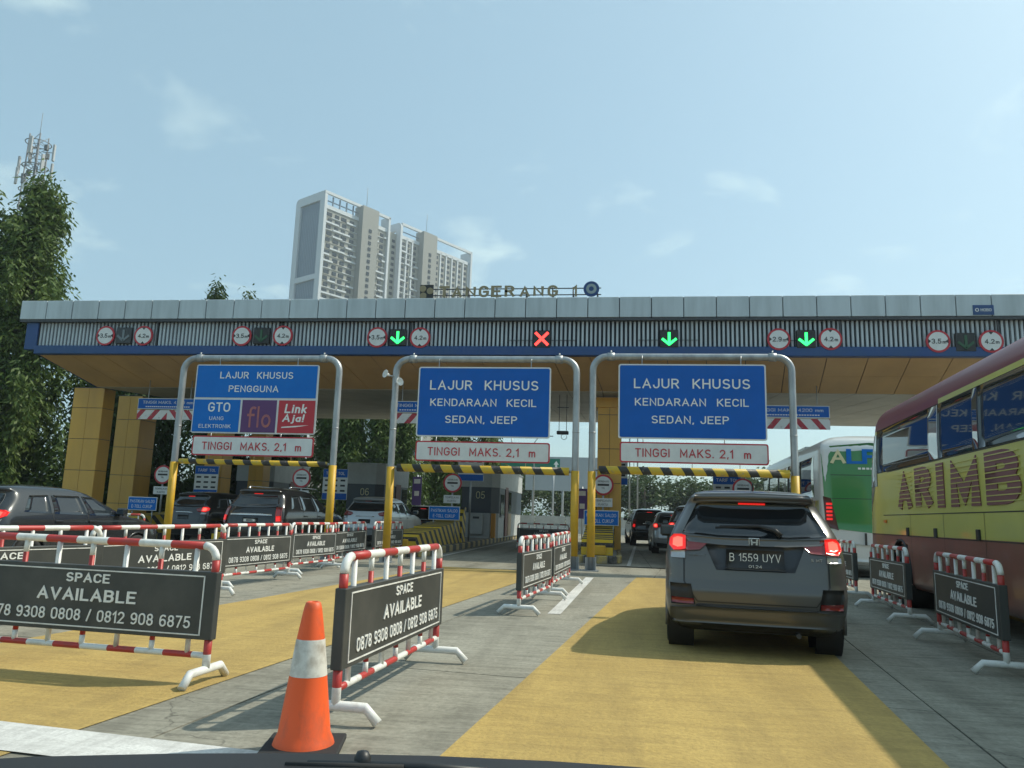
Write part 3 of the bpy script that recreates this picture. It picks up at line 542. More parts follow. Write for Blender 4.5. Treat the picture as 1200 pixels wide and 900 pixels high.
# hanging 4200 mm boards
for (x0, x1, y, lab) in ((-17.25, -14.9, 25.7, 'hanging TINGGI MAKS. 4200 mm board near the left yellow columns'), (-7.75, -5.2, 25.7, 'hanging TINGGI MAKS. 4200 mm board behind the middle gantry post'), (4.4, 6.85, 25.7, 'hanging TINGGI MAKS. 4200 mm board over the green bus')):
    t = thing('clearance_board', lab, 'road sign', ((x0 + x1) / 2, y, 4.30), 0, 'hanging clearance boards under the canopy'); w = x1 - x0
    MB().box((0, 0, .57), (w, .03, .40), signwhite).build('edge', t); MB().box((0, -.012, .57), (w - .05, .03, .35), signblue).build('face', t)
    text('TINGGI MAKS. 4200 mm', w - .4, .12, letter_w, t, (0, -.032, .62), .11); 
    for k in range(22): MB().box((-w / 2 + .35 + k * (w - .7) / 21, -.03, .46), (.055, .006, .035), letter_w).build('small_print', t)
    MB().box((-w / 4, 0, .17), (w / 2, .03, .34), chev_r).build('chevron_panel', t); MB().box((w / 4 + .002, 0, .17), (w / 2, .03, .34), chev_l).build('chevron_panel', t)
    for s in (-.35, .35): MB().tube([(s * w, .04, .1), (s * w, .04, 1.7)], .015, galv, 6).build('hanger', t)
# ------------------------------------------------------------------ SPACE AVAILABLE barriers
def striped_tube(name, parent, path, r, seg, ph=0., mats=(redp, whitep), n=10):
    """tube cut into bands of equal length, alternately red and white"""
    P = [Vector(p) for p in path]; out = [P[0]]; ids = []; acc = ph
    for a, b in zip(P, P[1:]):
        L = (b - a).length; d = (b - a) / L; pos = 0.
        while pos < L - 1e-6:
            nxt = seg - (acc % seg); st = min(nxt, L - pos)
            if st < 1e-5: st = min(seg, L - pos)
            ids.append(int((acc + 1e-6) // seg) % 2); pos += st; acc += st; out.append(a + d * pos)
    return MB().tube(out, r, mats[0], n, mfn=lambda i: mats[ids[i]]).build(name, parent)
BL, BH = 2.07, .97
def make_barrier():
    t = thing('street_barrier', 'x', 'barrier', (0, 0, 0), 0, 'red and white SPACE AVAILABLE barriers')
    h = BL / 2; r = .028; c = .10
    arc = lambda s: [(s * (h - c) + s * c * math.sin(R(a)), 0, BH - c + c * math.cos(R(a))) for a in np.linspace(90, 0, 6)]
    path = arc(-1)[1:-1] + [(-h + c, 0, BH)] + [(h - c, 0, BH)] + list(reversed(arc(1)))[1:-1]
    inner = h - c
    MB().tube([(-h, 0, BH - c)] + arc(-1)[1:], r, whitep, 12).build('top_corner', t); MB().tube(list(reversed(arc(1)))[:-1] + [(h, 0, BH - c)], r, whitep, 12).build('top_corner', t)
    striped_tube('top_rail', t, [(-inner, 0, BH), (inner, 0, BH)], r, 2 * inner / 7, 0, n=12)
    for s in (-1, 1):
        striped_tube('post', t, [(s * h, 0, BH - c), (s * h, 0, .74)], r, .20, 0, n=12)
        MB().tube([(s * h, 0, .74), (s * h, 0, .34)], r, board_m, 12).build('post', t)
        striped_tube('post', t, [(s * h, 0, .34), (s * h, 0, .11)], r, .13, 0, n=12)
        MB().tube([(s * h, -.27, .025), (s * h, -.19, .105), (s * h, .19, .105), (s * h, .27, .025)], .03, whitep, 10).build('foot', t)
    striped_tube('bottom_rail', t, [(-h, 0, .20), (h, 0, .20)], .022, BL / 9, BL / 9 * .5, n=10)
    for k in range(7):
        x = -h + .16 + k * (BL - .32) / 6
        if k % 2:
            for z0_, z1_, m_ in ((BH - .02, .86, whitep), (.86, .28, redp), (.28, .20, whitep)): MB().tube([(x, 0, z0_), (x, 0, z1_)], .019, m_, 8).build('upright', t)
        else: MB().tube([(x, 0, BH - .02), (x, 0, .20)], .019, whitep, 8).build('upright', t)
    b = MB().box((0, 0, .548), (BL + .075, .072, .475), board_m, bev=.005).build('board', t)
    for fy, rz in ((-.040, 0), (.040, math.pi)):
        text('SPACE', .37, .075, letter_w, b, (.02, fy, .698), .20, rz=rz); text('AVAILABLE', .84, .105, letter_w, b, (.02, fy, .571), .20, rz=rz); text('0878 9308 0808 / 0812 908 6875', 1.76, .092, letter_w, b, (.02, fy, .428), .15, rz=rz)
        for z in (.343, .753): MB().box((0, fy * .94, z), (BL - .10, .006, .009), whitep).build('border_line', b)
        for x in (-1, 1): MB().box((x * (BL / 2 - .055), fy * .94, .548), (.009, .006, .419), whitep).build('border_line', b)
    return t
bar0 = make_barrier(); first = [True]
def barrier(x, y, az, label):
    """az: direction, clockwise from +Y, of the barrier's reading direction"""
    o = bar0 if first[0] else copy_tree(bar0); first[0] = False
    o.location = (x, y, 0); o.rotation_euler = (0, R(random.gauss(0, .35)), R(90 - az + random.gauss(0, .8))); o['label'] = label; return o
barrier(-3.93, 5.50, 94, 'striped barrier with SPACE AVAILABLE board standing across the yellow strip left of the cone')
barrier(-1.575, 5.69, 4.1, 'striped barrier with SPACE AVAILABLE board right behind the orange cone')
barrier(-1.10, 11.13, 5, 'nearer of two SPACE AVAILABLE barriers ending at the two yellow gantry posts')
barrier(-.935, 13.94, 4, 'farther of two SPACE AVAILABLE barriers ending at the two yellow gantry posts')
barrier(3.55, 8.60, 186.5, 'SPACE AVAILABLE barrier beside the rear half of the yellow bus')
barrier(3.99, 12.2, 184.6, 'SPACE AVAILABLE barrier beside the front half of the yellow bus')
barrier(4.30, 15.6, 184.6, 'SPACE AVAILABLE barrier half hidden behind the grey car')
barrier(-6.1, 7.15, 22, 'SPACE AVAILABLE barrier between the dark car and the barrier across the strip')
barrier(-5.85, 9.6, 18, 'SPACE AVAILABLE barrier in front of the nose of the dark car')
barrier(-5.95, 12.55, 5, 'SPACE AVAILABLE barrier in the left row, just past the dark car')
barrier(-6.10, 15.4, 3, 'SPACE AVAILABLE barrier in the left row, in front of the black SUV')
barrier(-6.20, 17.75, 3, 'SPACE AVAILABLE barrier in the left row, at the right post of the GTO gantry')
barrier(-6.25, 21.2, 5, 'SPACE AVAILABLE barrier in the left row, last before the crash cushion')
barrier(-2.85, 31.5, 90, 'dark SPACE AVAILABLE barrier standing across the closed lane beside booth 05')
barrier(-14.0, 20.0, 80, 'SPACE AVAILABLE barrier behind the left post of the GTO gantry')
# ------------------------------------------------------------------ traffic cone
t = thing('traffic_cone', 'orange traffic cone with a dirty white band and black base', 'traffic cone', (-1.61, 4.12, 0.01), R(12))
MB().box((0, 0, .016), (.40, .40, .032), rubber, bev=.014).build('base', t)
MB().lathe([(.16, .03), (.152, .055), (.135, .09), (.098, .375)], cone_o, 36).build('lower_body', t)
MB().lathe([(.099, .375), (.0975, .385), (.076, .555), (.074, .56)], cone_w, 36).build('white_band', t)
MB().lathe([(.0745, .555), (.048, .715), (.040, .745), (.030, .752), (.022, .75), (.02, .70)], cone_o, 36).build('upper_body', t)
# ------------------------------------------------------------------ toll islands, crash cushions, booths, island signs
def island(Rx, y0, y1, label):
    t = thing('toll_island', label, 'traffic island', (Rx - .75, y0, 0), 0, 'toll islands'); w = 1.5; L = y1 - y0
    nose = [(-.35, -.05), (0, -.2), (.35, -.05), (.58, .3), (.60, .7), (.60, L), (-.60, L), (-.60, .7), (-.58, .3)]
    n = len(nose); MB().add([(x, y, .20) for x, y in nose] + [(x, y, -.02) for x, y in nose], [tuple(range(n))] + [(i, i + n, (i + 1) % n + n, (i + 1) % n) for i in range(n)], kerb_c).build('island_slab', t)
    bm_ = {}
    for s in (-1, 1):
        for k in range(int(L / .55)):
            mt = kerb_b if k % 2 else kerb_y
            if mt.name not in bm_: bm_[mt.name] = MB().box((0, 0, .10), (.15, .54, .235), mt, bev=.03).build('kerb_block', t); o = bm_[mt.name]
            else: o = place('kerb_block', bm_[mt.name].data, t)
            o.location = (s * (.75 - .075), .95 + k * .55, 0)
    for k, a in enumerate(np.linspace(-75, 75, 6)):
        o = MB().box((0, 0, .10), (.30, .15, .235), kerb_y if k % 2 else kerb_b, bev=.03).build('kerb_block', t); o.location = (.66 * math.sin(R(a)), .55 - .70 * math.cos(R(a)), 0); o.rotation_euler = (0, 0, R(a))
    return t
def cushion(Rx, y0, label, k=1.):
    t = thing('crash_cushion', label, 'crash cushion', (Rx - .72, y0, .21), 0, 'striped crash cushions on the island noses')
    MB().prismx([(a * k, b) for a, b in [(0, 0), (3.2, 0), (3.2, .56), (.5, .44), (0, .30)]], -.46, .46, hazard).build('wedge', t)
    MB().prismx([(a * k, b) for a, b in [(3.24, 0), (6.6, 0), (6.6, .80), (3.24, .60)]], -.46, .46, hazard).build('wedge', t)
    MB().prismx([(a * k, b) for a, b in [(6.66, 0), (7.4, 0), (7.4, 1.30), (7.1, 1.32), (6.66, .95)]], -.50, .50, hazard).build('end_wall', t)
    MB().box((0, -.06, .14), (.5, .12, .28), ypost, bev=.03).build('nose_block', t)
def stop_sign(Rx, y, label, lab2, lab3):
    z0 = 2.42
    t = thing('toll_gate_sign', label, 'road sign', (Rx - .62, y, .21), 0, 'round GERBANG TOL signs on the islands')
    MB().tube([(0, .05, 0), (0, .05, z0 + .2)], .035, galv, 8).build('pole', t)
    zc = z0 - .21
    MB().disc((0, zc), 0, .36, -.01, .02, signred, 36).build('plate', t); MB().disc((0, zc), 0, .295, -.014, 0, signwhite, 36).build('face', t); MB().box((0, -.018, zc), (.40, .008, .07), black).build('bar', t)
    text('GERBANG', .38, .07, black, t, (0, -.018, zc + .12), .15, space=1.2); text('TOL', .12, .06, black, t, (0, -.018, zc - .11), .15)
    t2 = thing('tap_card_plate', lab2, 'sign', (Rx - .62, y, .21), 0, 'white TEMPELKAN KARTU plates'); z = 1.60
    MB().box((0, -.006, z), (.64, .015, .30), signwhite).build('plate', t2); text('TEMPELKAN', .52, .08, black, t2, (0, -.017, z + .065), .11); text('KARTU', .32, .08, black, t2, (0, -.017, z - .065), .11)
    MB().tube([(0, .02, z), (0, .04, z)], .03, galv, 6).build('clamp', t2)
    t3 = thing('balance_sign', lab3, 'sign', (Rx - .66, y - 1.05, .21), 0, 'blue PASTIKAN SALDO E-TOLL CUKUP signs'); z = 1.07
    MB().box((0, 0, z), (1.16, .03, .50), signwhite, bev=.008).build('edge', t3); MB().box((0, -.012, z), (1.11, .02, .45), signblue2).build('face', t3)
    text('PASTIKAN SALDO', .98, .12, letter_w, t3, (0, -.025, z + .09), .11); text('E-TOLL CUKUP', .82, .12, letter_w, t3, (0, -.025, z - .10), .11)
    for s in (-.4, .4): MB().tube([(s, .03, 0), (s, .03, z)], .02, galv, 6).build('leg', t3)
def tariff(Rx, y, label, z=2.2):
    t = thing('tariff_board', label, 'board', (Rx - .35, y, .21), 0, 'blue and white toll tariff boards')
    MB().tube([(0, .05, 0), (0, .05, z + .5)], .04, galv, 8).build('pole', t)
    b = MB().box((0, 0, z), (1.05, .04, 1.25), signwhite).build('panel', t)
    MB().box((0, -.018, z + .45), (1.03, .02, .33), signblue).build('header', b); MB().box((0, -.018, z - .49), (1.03, .02, .25), signblue).build('footer', b)
    text('TARIF TOL', .8, .13, letter_w, b, (0, -.032, z + .45), .15)
    for k in range(3):
        for i in range(3): MB().box((-.33 + i * .33, -.022, z + .16 - k * .21), (.2, .01, .075), black).build('tariff_row', b)
def booth(Rx, y, num, label, L=4.6):
    w = 1.75; t = thing('toll_booth', label, 'toll booth', (Rx - .78, y, .20), 0, 'toll booths'); h = w / 2; ch = .35
    def ring(z0, z1, mt, name, g=0.):
        a = h - g
        p = [(-a, g), (a - ch, g), (a, ch + g), (a, L - g), (-a, L - g)]
        MB().add([(x, yy, z0) for x, yy in p] + [(x, yy, z1) for x, yy in p], [(4, 3, 2, 1, 0), (5, 6, 7, 8, 9)] + [(i, (i + 1) % 5, (i + 1) % 5 + 5, i + 5) for i in range(5)], mt).build(name, t)
    ring(0, 1.15, booth_w, 'lower_wall', .03); ring(1.15, 2.35, booth_n, 'window_band'); ring(2.35, 3.3, booth_w, 'upper_wall', -.03); ring(3.3, 3.36, galv, 'roof', -.08)
    text(num, .42, .34, num_y, t, (.02, -.012, 1.98), .12, name='booth_number')
    MB().box((-.12, -.10, .62), (.62, .22, .92), booth_w, bev=.02).build('cabinet', t); MB().box((-.12, -.215, .93), (.3, .012, .1), darkm).build('cabinet_vent', t)
    MB().box((h - .22, .10, .57), (.20, .22, 1.14), orange_p).build('corner_post', t)
    MB().box((h + .012, 1.3, 1.55), (.03, 1.1, 1.0), glass_b).build('side_window', t); MB().box((h + .02, 1.3, 1.0), (.10, 1.2, .05), galv).build('window_sill', t)
    MB().box((h + .015, 2.75, 1.25), (.04, .9, 2.4), door_m).build('door', t)
    MB().box((h + .012, 4.0, .62), (.03, 1.1, 1.1), booth_t).build('side_panel', t); MB().box((h + .012, 4.0, 1.75), (.03, .95, 1.0), glass_d).build('side_window', t)
    return t
ISL = [0.22, -5.5, -11.15, -16.8]
IY = [22.6, 22.0, 22.4, 22.6]
desc = ['behind the paired yellow gantry posts', 'between the silver MPV and the closed lane', 'just past the black SUV with chrome strip', 'seen past the left post of the GTO gantry']
for x, y, d in zip(ISL, IY, desc):
    island(x, y, 58, 'long kerbed toll island ' + d); cushion(x, y + .35, 'yellow and black crash cushion ' + d, .62 if x > 0 else 1.)
    stop_sign(x, 27.2 if x > 0 else 28.9 if x > -6 else 28.0, 'round GERBANG TOL sign with red ring ' + d, 'white TEMPELKAN KARTU plate ' + d, 'blue PASTIKAN SALDO sign ' + d); tariff(x + .1, 30.6, 'blue TARIF TOL board on a pole ' + d, 3.0 if x > -8 else 2.1)
island(5.3, 24, 50, 'long kerbed toll island ahead of the green bus'); stop_sign(5.0, 27.5, 'round GERBANG TOL sign showing over the grey car roof', 'white TEMPELKAN KARTU plate hidden by the grey car', 'blue PASTIKAN SALDO sign hidden by the grey car'); tariff(4.6, 30.4, 'blue TARIF TOL board just above the grey car roof')
booth(-5.5, 36, '05', 'grey and navy toll booth numbered 05 with maroon door', 9.0); booth(-11.15, 36, '06', 'toll booth 06 rising behind the silver MPV roof'); booth(-16.8, 36, '07', 'toll booth 07 below the GTO sign, behind the black SUV')
# ------------------------------------------------------------------ vehicles: a shell of stacked plan outlines, everything else laid on it
def pchip(xs, ys):
    xs = np.array(xs, float); ys = np.array(ys, float); h = np.diff(xs); d = np.diff(ys) / h; m = np.zeros_like(ys)
    m[0], m[-1] = d[0], d[-1]
    for i in range(1, len(xs) - 1): m[i] = 0 if d[i - 1] * d[i] <= 0 else 2 * d[i - 1] * d[i] / (d[i - 1] + d[i])
    def f(x):
        x = min(max(x, xs[0]), xs[-1]); i = min(int(np.searchsorted(xs, x, 'right')) - 1, len(h) - 1); i = max(i, 0); t = (x - xs[i]) / h[i]
        return float((1 + 2 * t) * (1 - t) ** 2 * ys[i] + t * (1 - t) ** 2 * h[i] * m[i] + t * t * (3 - 2 * t) * ys[i + 1] + t * t * (t - 1) * h[i] * m[i + 1])
    return f
class Shell:
    """rows: (z, y_rear, y_front, half_width, rear_corner_radius, front_corner_radius); local +Y is the front, y = 0 the rear bumper"""
    def __init__(s, rows, bow=.05, fbow=.12, wheels=(), wr=.31):
        z = [r[0] for r in rows]; s.z0, s.z1 = z[0], z[-1]; s.fn = [pchip(z, [r[k] for r in rows]) for k in range(1, 6)]; s.bow = bow; s.fbow = fbow; s.zs = z; s.wheels = wheels; s.wr = wr
    def par(s, z): return [f(z) for f in s.fn]
    def rear_y(s, x, z):
        yr, yf, w, rr, rf = s.par(z); x = abs(x); b = s.bow * (min(x, w) / w) ** 2
        if x <= w - rr: return yr + b
        q = min(x, w - .002) - (w - rr); return yr + s.bow * (min(x, w) / w) ** 2 + rr - math.sqrt(max(rr * rr - q * q, 0))
    def front_y(s, x, z):
        yr, yf, w, rr, rf = s.par(z); x = abs(x); b = s.fbow * (min(x, w) / w) ** 2
        if x <= w - rf: return yf - b
        q = min(x, w - .002) - (w - rf); return yf - b - rf + math.sqrt(max(rf * rf - q * q, 0))
    def side_x(s, y, z):
        yr, yf, w, rr, rf = s.par(z); a = yr + s.bow + rr; b = yf - s.fbow - rf
        if y < a: q = min(a - y, rr); return w - rr + math.sqrt(max(rr * rr - q * q, 0))
        if y > b: q = min(y - b, rf); return w - rf + math.sqrt(max(rf * rf - q * q, 0))
        return w
    def outline(s, z, nr=6, nc=7, ns=34, nf=6):
        yr, yf, w, rr, rf = s.par(z); P = []
        for i in range(nr): x = (w - rr) * i / nr; P.append((x, yr + s.bow * (x / w) ** 2))
        for i in range(nc): a = R(90 * i / (nc - 1)); x = w - rr + rr * math.sin(a); P.append((x, yr + s.bow * (x / w) ** 2 + rr - rr * math.cos(a)))
        ya, yb = P[-1][1], yf - s.fbow - rf
        for i in range(1, ns): P.append((w, ya + (yb - ya) * i / ns))
        for i in range(nc): a = R(90 * i / (nc - 1)); x = w - rf + rf * math.cos(a); P.append((x, yf - s.fbow * (x / w) ** 2 - rf + rf * math.sin(a)))
        for i in range(1, nf + 1): x = (w - rf) * (1 - i / nf); P.append((x, yf - s.fbow * (x / w) ** 2))
        return P + [(-x, y) for x, y in reversed(P[1:-1])]
    def body(s, mt, parent, name='body', mfn=None, nz=34, under=True):
        zs = sorted(set([round(v, 4) for v in np.linspace(s.z0, s.z1, nz)] + [round(v, 4) for v in s.zs])); mb = MB(); rings = [s.outline(z) for z in zs]; n = len(rings[0])
        mb.v = [(x, y, z) for z, r in zip(zs, rings) for x, y in r]
        for i in range(len(zs) - 1):
            for k in range(n):
                k2 = (k + 1) % n; q = [i * n + k, i * n + k2, (i + 1) * n + k2, (i + 1) * n + k]; c = np.mean([mb.v[j] for j in q], axis=0)
                if any((c[1] - wy) ** 2 + (c[2] - s.wr) ** 2 < (s.wr + .05) ** 2 and abs(c[0]) > .5 * max(v[0] for v in rings[i]) for wy in s.wheels): continue
                mb.f.append(tuple(q)); mb.mi.append(mb.m(mfn(c) if mfn else mt)); mb.sm.append(True)
        top = len(mb.v); mb.v.append((0, (s.par(s.z1)[0] + s.par(s.z1)[1]) / 2, s.z1 + .012)); b = (len(zs) - 1) * n; cm = mb.m(mfn(np.array(mb.v[top])) if mfn else mt)
        for k in range(n): mb.f.append((b + k, b + (k + 1) % n, top)); mb.mi.append(cm); mb.sm.append(True)
        if under: mb.f.append(tuple(reversed(range(n)))); mb.mi.append(mb.m(black)); mb.sm.append(False)
        return mb.build(name, parent)
    def patch(s, face, lo, hi, mt, parent, name, off=.008, nv=6, sub=3, depth=.03, rim=None):
        """a panel between two polylines given in (x,z) for rear/front or (y,z) for left/right, laid on the shell with its own thickness"""
        def ref(L):
            o = []
            for a, b in zip(L, L[1:]): o += [(a[0] + (b[0] - a[0]) * i / sub, a[1] + (b[1] - a[1]) * i / sub) for i in range(sub)]
            return o + [L[-1]]
        lo, hi = ref(lo), ref(hi); nu = len(lo); vs = []
        def P(u, v, d):
            if face == 'rear': return (u, s.rear_y(u, v) - d, v)
            if face == 'front': return (u, s.front_y(u, v) + d, v)
            x = s.side_x(u, v) + d; return ((x if face == 'right' else -x), u, v)
        for d in (off, off - depth):
            for j in range(nv + 1):
                for a, b in zip(lo, hi): t = j / nv; vs.append(P(a[0] + (b[0] - a[0]) * t, a[1] + (b[1] - a[1]) * t, d))
        N = nu * (nv + 1); fs = []; flip = face in ('front', 'left')
        for j in range(nv):
            for i in range(nu - 1): fs.append((j * nu + i, j * nu + i + 1, (j + 1) * nu + i + 1, (j + 1) * nu + i))
        edge = [i for i in range(nu)] + [j * nu + nu - 1 for j in range(1, nv + 1)] + [nv * nu + i for i in range(nu - 2, -1, -1)] + [j * nu for j in range(nv - 1, 0, -1)]
        sk = [(edge[k], edge[k] + N, edge[(k + 1) % len(edge)] + N, edge[(k + 1) % len(edge)]) for k in range(len(edge))]
        mb = MB(); mb.add(vs, [tuple(reversed(f)) for f in fs] if flip else fs, mt, True); nb = len(mb.v)
        mb.f += [tuple(reversed(f)) if not flip else f for f in sk]; mb.mi += [mb.m(rim or mt)] * len(sk); mb.sm += [False] * len(sk)
        return mb.build(name, parent)
    def line(s, face, pts, w, mt, parent, name='seam', off=.003):
        """thin dark joint that follows the surface"""
        mb = MB()
        for a, b in zip(pts, pts[1:]):
            n = 8; prev = None
            d = Vector((b[0] - a[0], b[1] - a[1])).normalized(); q = Vector((-d.y, d.x)) * w / 2
            for i in range(n + 1):
                u, v = a[0] + (b[0] - a[0]) * i / n, a[1] + (b[1] - a[1]) * i / n; cur = []
                for sg in (1, -1):
                    uu, vv = u + q.x * sg, v + q.y * sg
                    if face == 'rear': cur.append((uu, s.rear_y(uu, vv) - off, vv))
                    elif face == 'right': cur.append((s.side_x(uu, vv) + off, uu, vv))
                    else: cur.append((-s.side_x(uu, vv) - off, uu, vv))
                if prev: mb.add([prev[0], prev[1], cur[1], cur[0]], [(0, 1, 2, 3)], mt)
                prev = cur
        return mb.build(name, parent)
def wheel(parent, x, y, r, w, side):
    k = ('wheel', r, w, side)
    if k not in _T:
        tp = [(r * .62, -w / 2), (r * .93, -w / 2), (r, -w / 2 + .03), (r, w / 2 - .03), (r * .93, w / 2), (r * .62, w / 2), (r * .62, -w / 2)]
        a = MB().lathe(tp, rubber, 28, 'x'); b = MB(); b.lathe([(r * .63, side * w * .36), (r * .55, side * w * .40), (r * .54, side * w * .2), (.0, side * w * .2)], rim_m, 24, 'x', mfn=lambda i: rim_m if i < 2 else black)
        for q in range(5): b.box((side * w * .36, r * .30 * math.cos(R(72 * q)), r * .30 * math.sin(R(72 * q))), (.02, .07, r * .58), rim_m, Matrix.Rotation(R(72 * q - 90), 3, 'X'))
        b.lathe([(.05, side * w * .42), (.0, side * w * .43)], rim_m, 12, 'x')
        oa = a.build('tyre', None); ob = b.build('rim', None); _T[k] = (oa.data, ob.data); bpy.data.objects.remove(oa); bpy.data.objects.remove(ob)
    ty = place('tyre', _T[k][0], None); hub = place('wheel', _T[k][1], parent, (x, y, r)); ty.parent = hub
    return hub
def car(name, label, group, x, y, az, paint, L=4.4, Wd=1.70, H=1.60, kind='mpv', lit=True, plate='', roof_mt=None, glass=glass_d, suv=False, fine=False):
    t = thing(name, label, 'car', (x, y, 0), R(-az), group); w = Wd / 2; k = H / 1.60; q = L / 4.4; e = w / .86
    wr = .31 if not suv else .36; g = .0 if not suv else .06
    rows = [(.20 + g, .30, 4.10 * q, w * .86, .20, .40), (.27 + g, .10, 4.28 * q, w * .93, .22, .45), (.40 + g, .02, 4.38 * q, w * .98, .22, .5), (.60 * k, 0, L, w, .22, .55), (.70 * k, .03, L - .03, w, .22, .55),
            (.86 * k, .055, 4.20 * q, w, .22, .5), (.96 * k, .085, 3.85 * q, w * .99, .22, .42), (1.02 * k, .11, 3.45 * q, w * .975, .21, .36), (1.08 * k, .14, 3.20 * q, w * .955, .20, .32), (1.14 * k, .17, 3.05 * q, w * .93, .19, .28),
            (1.44 * k, .40, 2.42 * q, w * .755, .17, .22), (1.475 * k, .375, 2.34 * q, w * .73, .14, .2), (1.50 * k, .33, 2.26 * q, w * .71, .13, .2), (1.545 * k, .38, 2.05 * q, w * .66, .13, .2), (1.58 * k, .62, 1.8 * q, w * .54, .12, .2), (H, .95, 1.5 * q, w * .36, .1, .15)]
    ya, yb = .78 * q, 3.42 * q
    sh = Shell(rows, wheels=(ya, yb), wr=wr)
    sh.body(paint, t, mfn=(lambda c: roof_mt if roof_mt and c[2] > 1.47 * k else (black if c[2] < .26 + g else paint)))
    MB().box((0, L / 2, .42), (Wd * .72, L * .9, .30), black).build('underbody', t)
    for yy in (ya, yb):
        for s_ in (-1, 1):
            wheel(t, s_ * (w - .09), yy, wr, .175, s_)
            MB().tube([(s_ * (sh.side_x(yy, wr + .3) - .012), yy + (wr + .055) * math.cos(a), wr + (wr + .055) * math.sin(a)) for a in np.linspace(-.25, math.pi + .25, 18)], .022, black if suv else paint, 6).build('wheel_arch', t)
            MB().lathe([(wr + .06, -s_ * .25), (wr + .06, 0)], black, 24, 'x', (s_ * (w - .02), yy, wr)).build('wheel_well', t)
    # glass
    zb, zt = 1.145 * k, 1.445 * k; wb, wt = w * .80, w * .635
    rw = sh.patch('rear', [(-wb, zb), (-wb * .5, zb - .03), (wb * .5, zb - .03), (wb, zb)], [(-wt, zt), (-wt * .5, zt + .012), (wt * .5, zt + .012), (wt, zt)], glass, t, 'rear_window', .008, 8, 5, rim=black)
    sh.patch('front', [(-wb, 1.10 * k), (0, 1.10 * k), (wb, 1.10 * k)], [(-wt, 1.47 * k), (0, 1.47 * k), (wt, 1.47 * k)], glass, t, 'windscreen', .006, 8, 4)
    for f in ('left', 'right'):
        sh.patch(f, [(.62 * q, 1.10 * k), (1.20 * q, 1.075 * k)], [(.82 * q, 1.40 * k), (1.22 * q, 1.42 * k)], glass, t, 'quarter_window', .006, 6, 4, rim=black)
        sh.patch(f, [(1.27 * q, 1.07 * k), (2.02 * q, 1.05 * k)], [(1.29 * q, 1.42 * k), (1.93 * q, 1.42 * k)], glass, t, 'side_window', .006, 6, 5, rim=black)
        sh.patch(f, [(2.08 * q, 1.05 * k), (2.95 * q, 1.04 * k)], [(1.99 * q, 1.42 * k), (2.24 * q, 1.40 * k)], glass, t, 'side_window', .006, 6, 5, rim=black)
        for yy in (1.24 * q, 2.05 * q, 2.98 * q): sh.line(f, [(yy, .42 + g), (yy, 1.05 * k)], .012, black, t)
        for yy in (1.35 * q, 2.14 * q): MB().box(((1 if f == 'right' else -1) * (sh.side_x(yy, .93 * k) + .015), yy, .93 * k), (.03, .18, .03), paint, bev=.008).build('door_handle', t)
        s_ = 1 if f == 'right' else -1
        mr = MB().box((s_ * (w + .06), 2.82 * q, 1.13 * k), (.21, .12, .15), paint if not fine else black, bev=.045).build('mirror', t); MB().box((s_ * (w + .06), 2.755 * q, 1.13 * k), (.15, .006, .09), glass_b).build('mirror_glass', mr)
    lit_m = brake_on if lit else brake_dim
    if kind == 'mpv':
        for s_ in (-1, 1):
            o = [(s_ * a * e, b * k) for a, b in ((.655, .990), (.70, .978), (.775, .972), (.822, 1.02))]; p = [(s_ * a * e, b * k) for a, b in ((.655, 1.115), (.70, 1.128), (.775, 1.125), (.815, 1.085))]
            if s_ < 0: o, p = o[::-1], p[::-1]
            lo2 = [(s_ * a * e, b * k) for a, b in ((.45, 1.045), (.52, .985), (.65, .975))]; hi2 = [(s_ * a * e, b * k) for a, b in ((.45, 1.05), (.50, 1.085), (.65, 1.115))]
            if s_ < 0: lo2, hi2 = lo2[::-1], hi2[::-1]
            lo3 = [(s_ * .66 * e, .90 * k), (s_ * .80 * e, .90 * k)]; hi3 = [(s_ * .66 * e, .972 * k), (s_ * .805 * e, .962 * k)]
            if s_ < 0: lo3, hi3 = lo3[::-1], hi3[::-1]
            tl = sh.patch('rear', o, p, lit_m, t, 'taillight', .026, 5, 4); sh.patch('rear', *[[(s_ * a * e, b * k) for a, b in (q_ if s_ > 0 else q_[::-1])] for q_ in (((.685, 1.012), (.735, 1.002), (.785, 1.02)), ((.685, 1.095), (.735, 1.105), (.78, 1.085)))], brake_core if lit else brake_dim, tl, 'lamp_core', .0285, 4, 3); sh.patch('rear', lo2, hi2, brake_dim, tl, 'inner_lens', .018, 4, 4); sh.patch('rear', lo3, hi3, clear_l, tl, 'reverse_lens', .016, 3, 3)
    else:
        for s_ in (-1, 1):
            o = [(s_ * .70 * e, .72 * k), (s_ * .83 * e, .74 * k)]; p = [(s_ * .64 * e, 1.13 * k), (s_ * .76 * e, 1.13 * k)]
            if s_ < 0: o, p = o[::-1], p[::-1]
            tl = sh.patch('rear', o, p, brake_dim, t, 'taillight', .022, 5, 3)
            o2 = [(s_ * .71 * e, .80 * k), (s_ * .80 * e, .81 * k)]; p2 = [(s_ * .69 * e, .92 * k), (s_ * .78 * e, .93 * k)]
            if s_ < 0: o2, p2 = o2[::-1], p2[::-1]
            sh.patch('rear', o2, p2, lit_m, tl, 'lit_lens', .03, 3, 3)
    sh.patch('rear', [(-.13, 1.435 * k), (.13, 1.435 * k)], [(-.13, 1.452 * k), (.13, 1.452 * k)], lit_m, t, 'high_brake_light', .02, 2, 3)
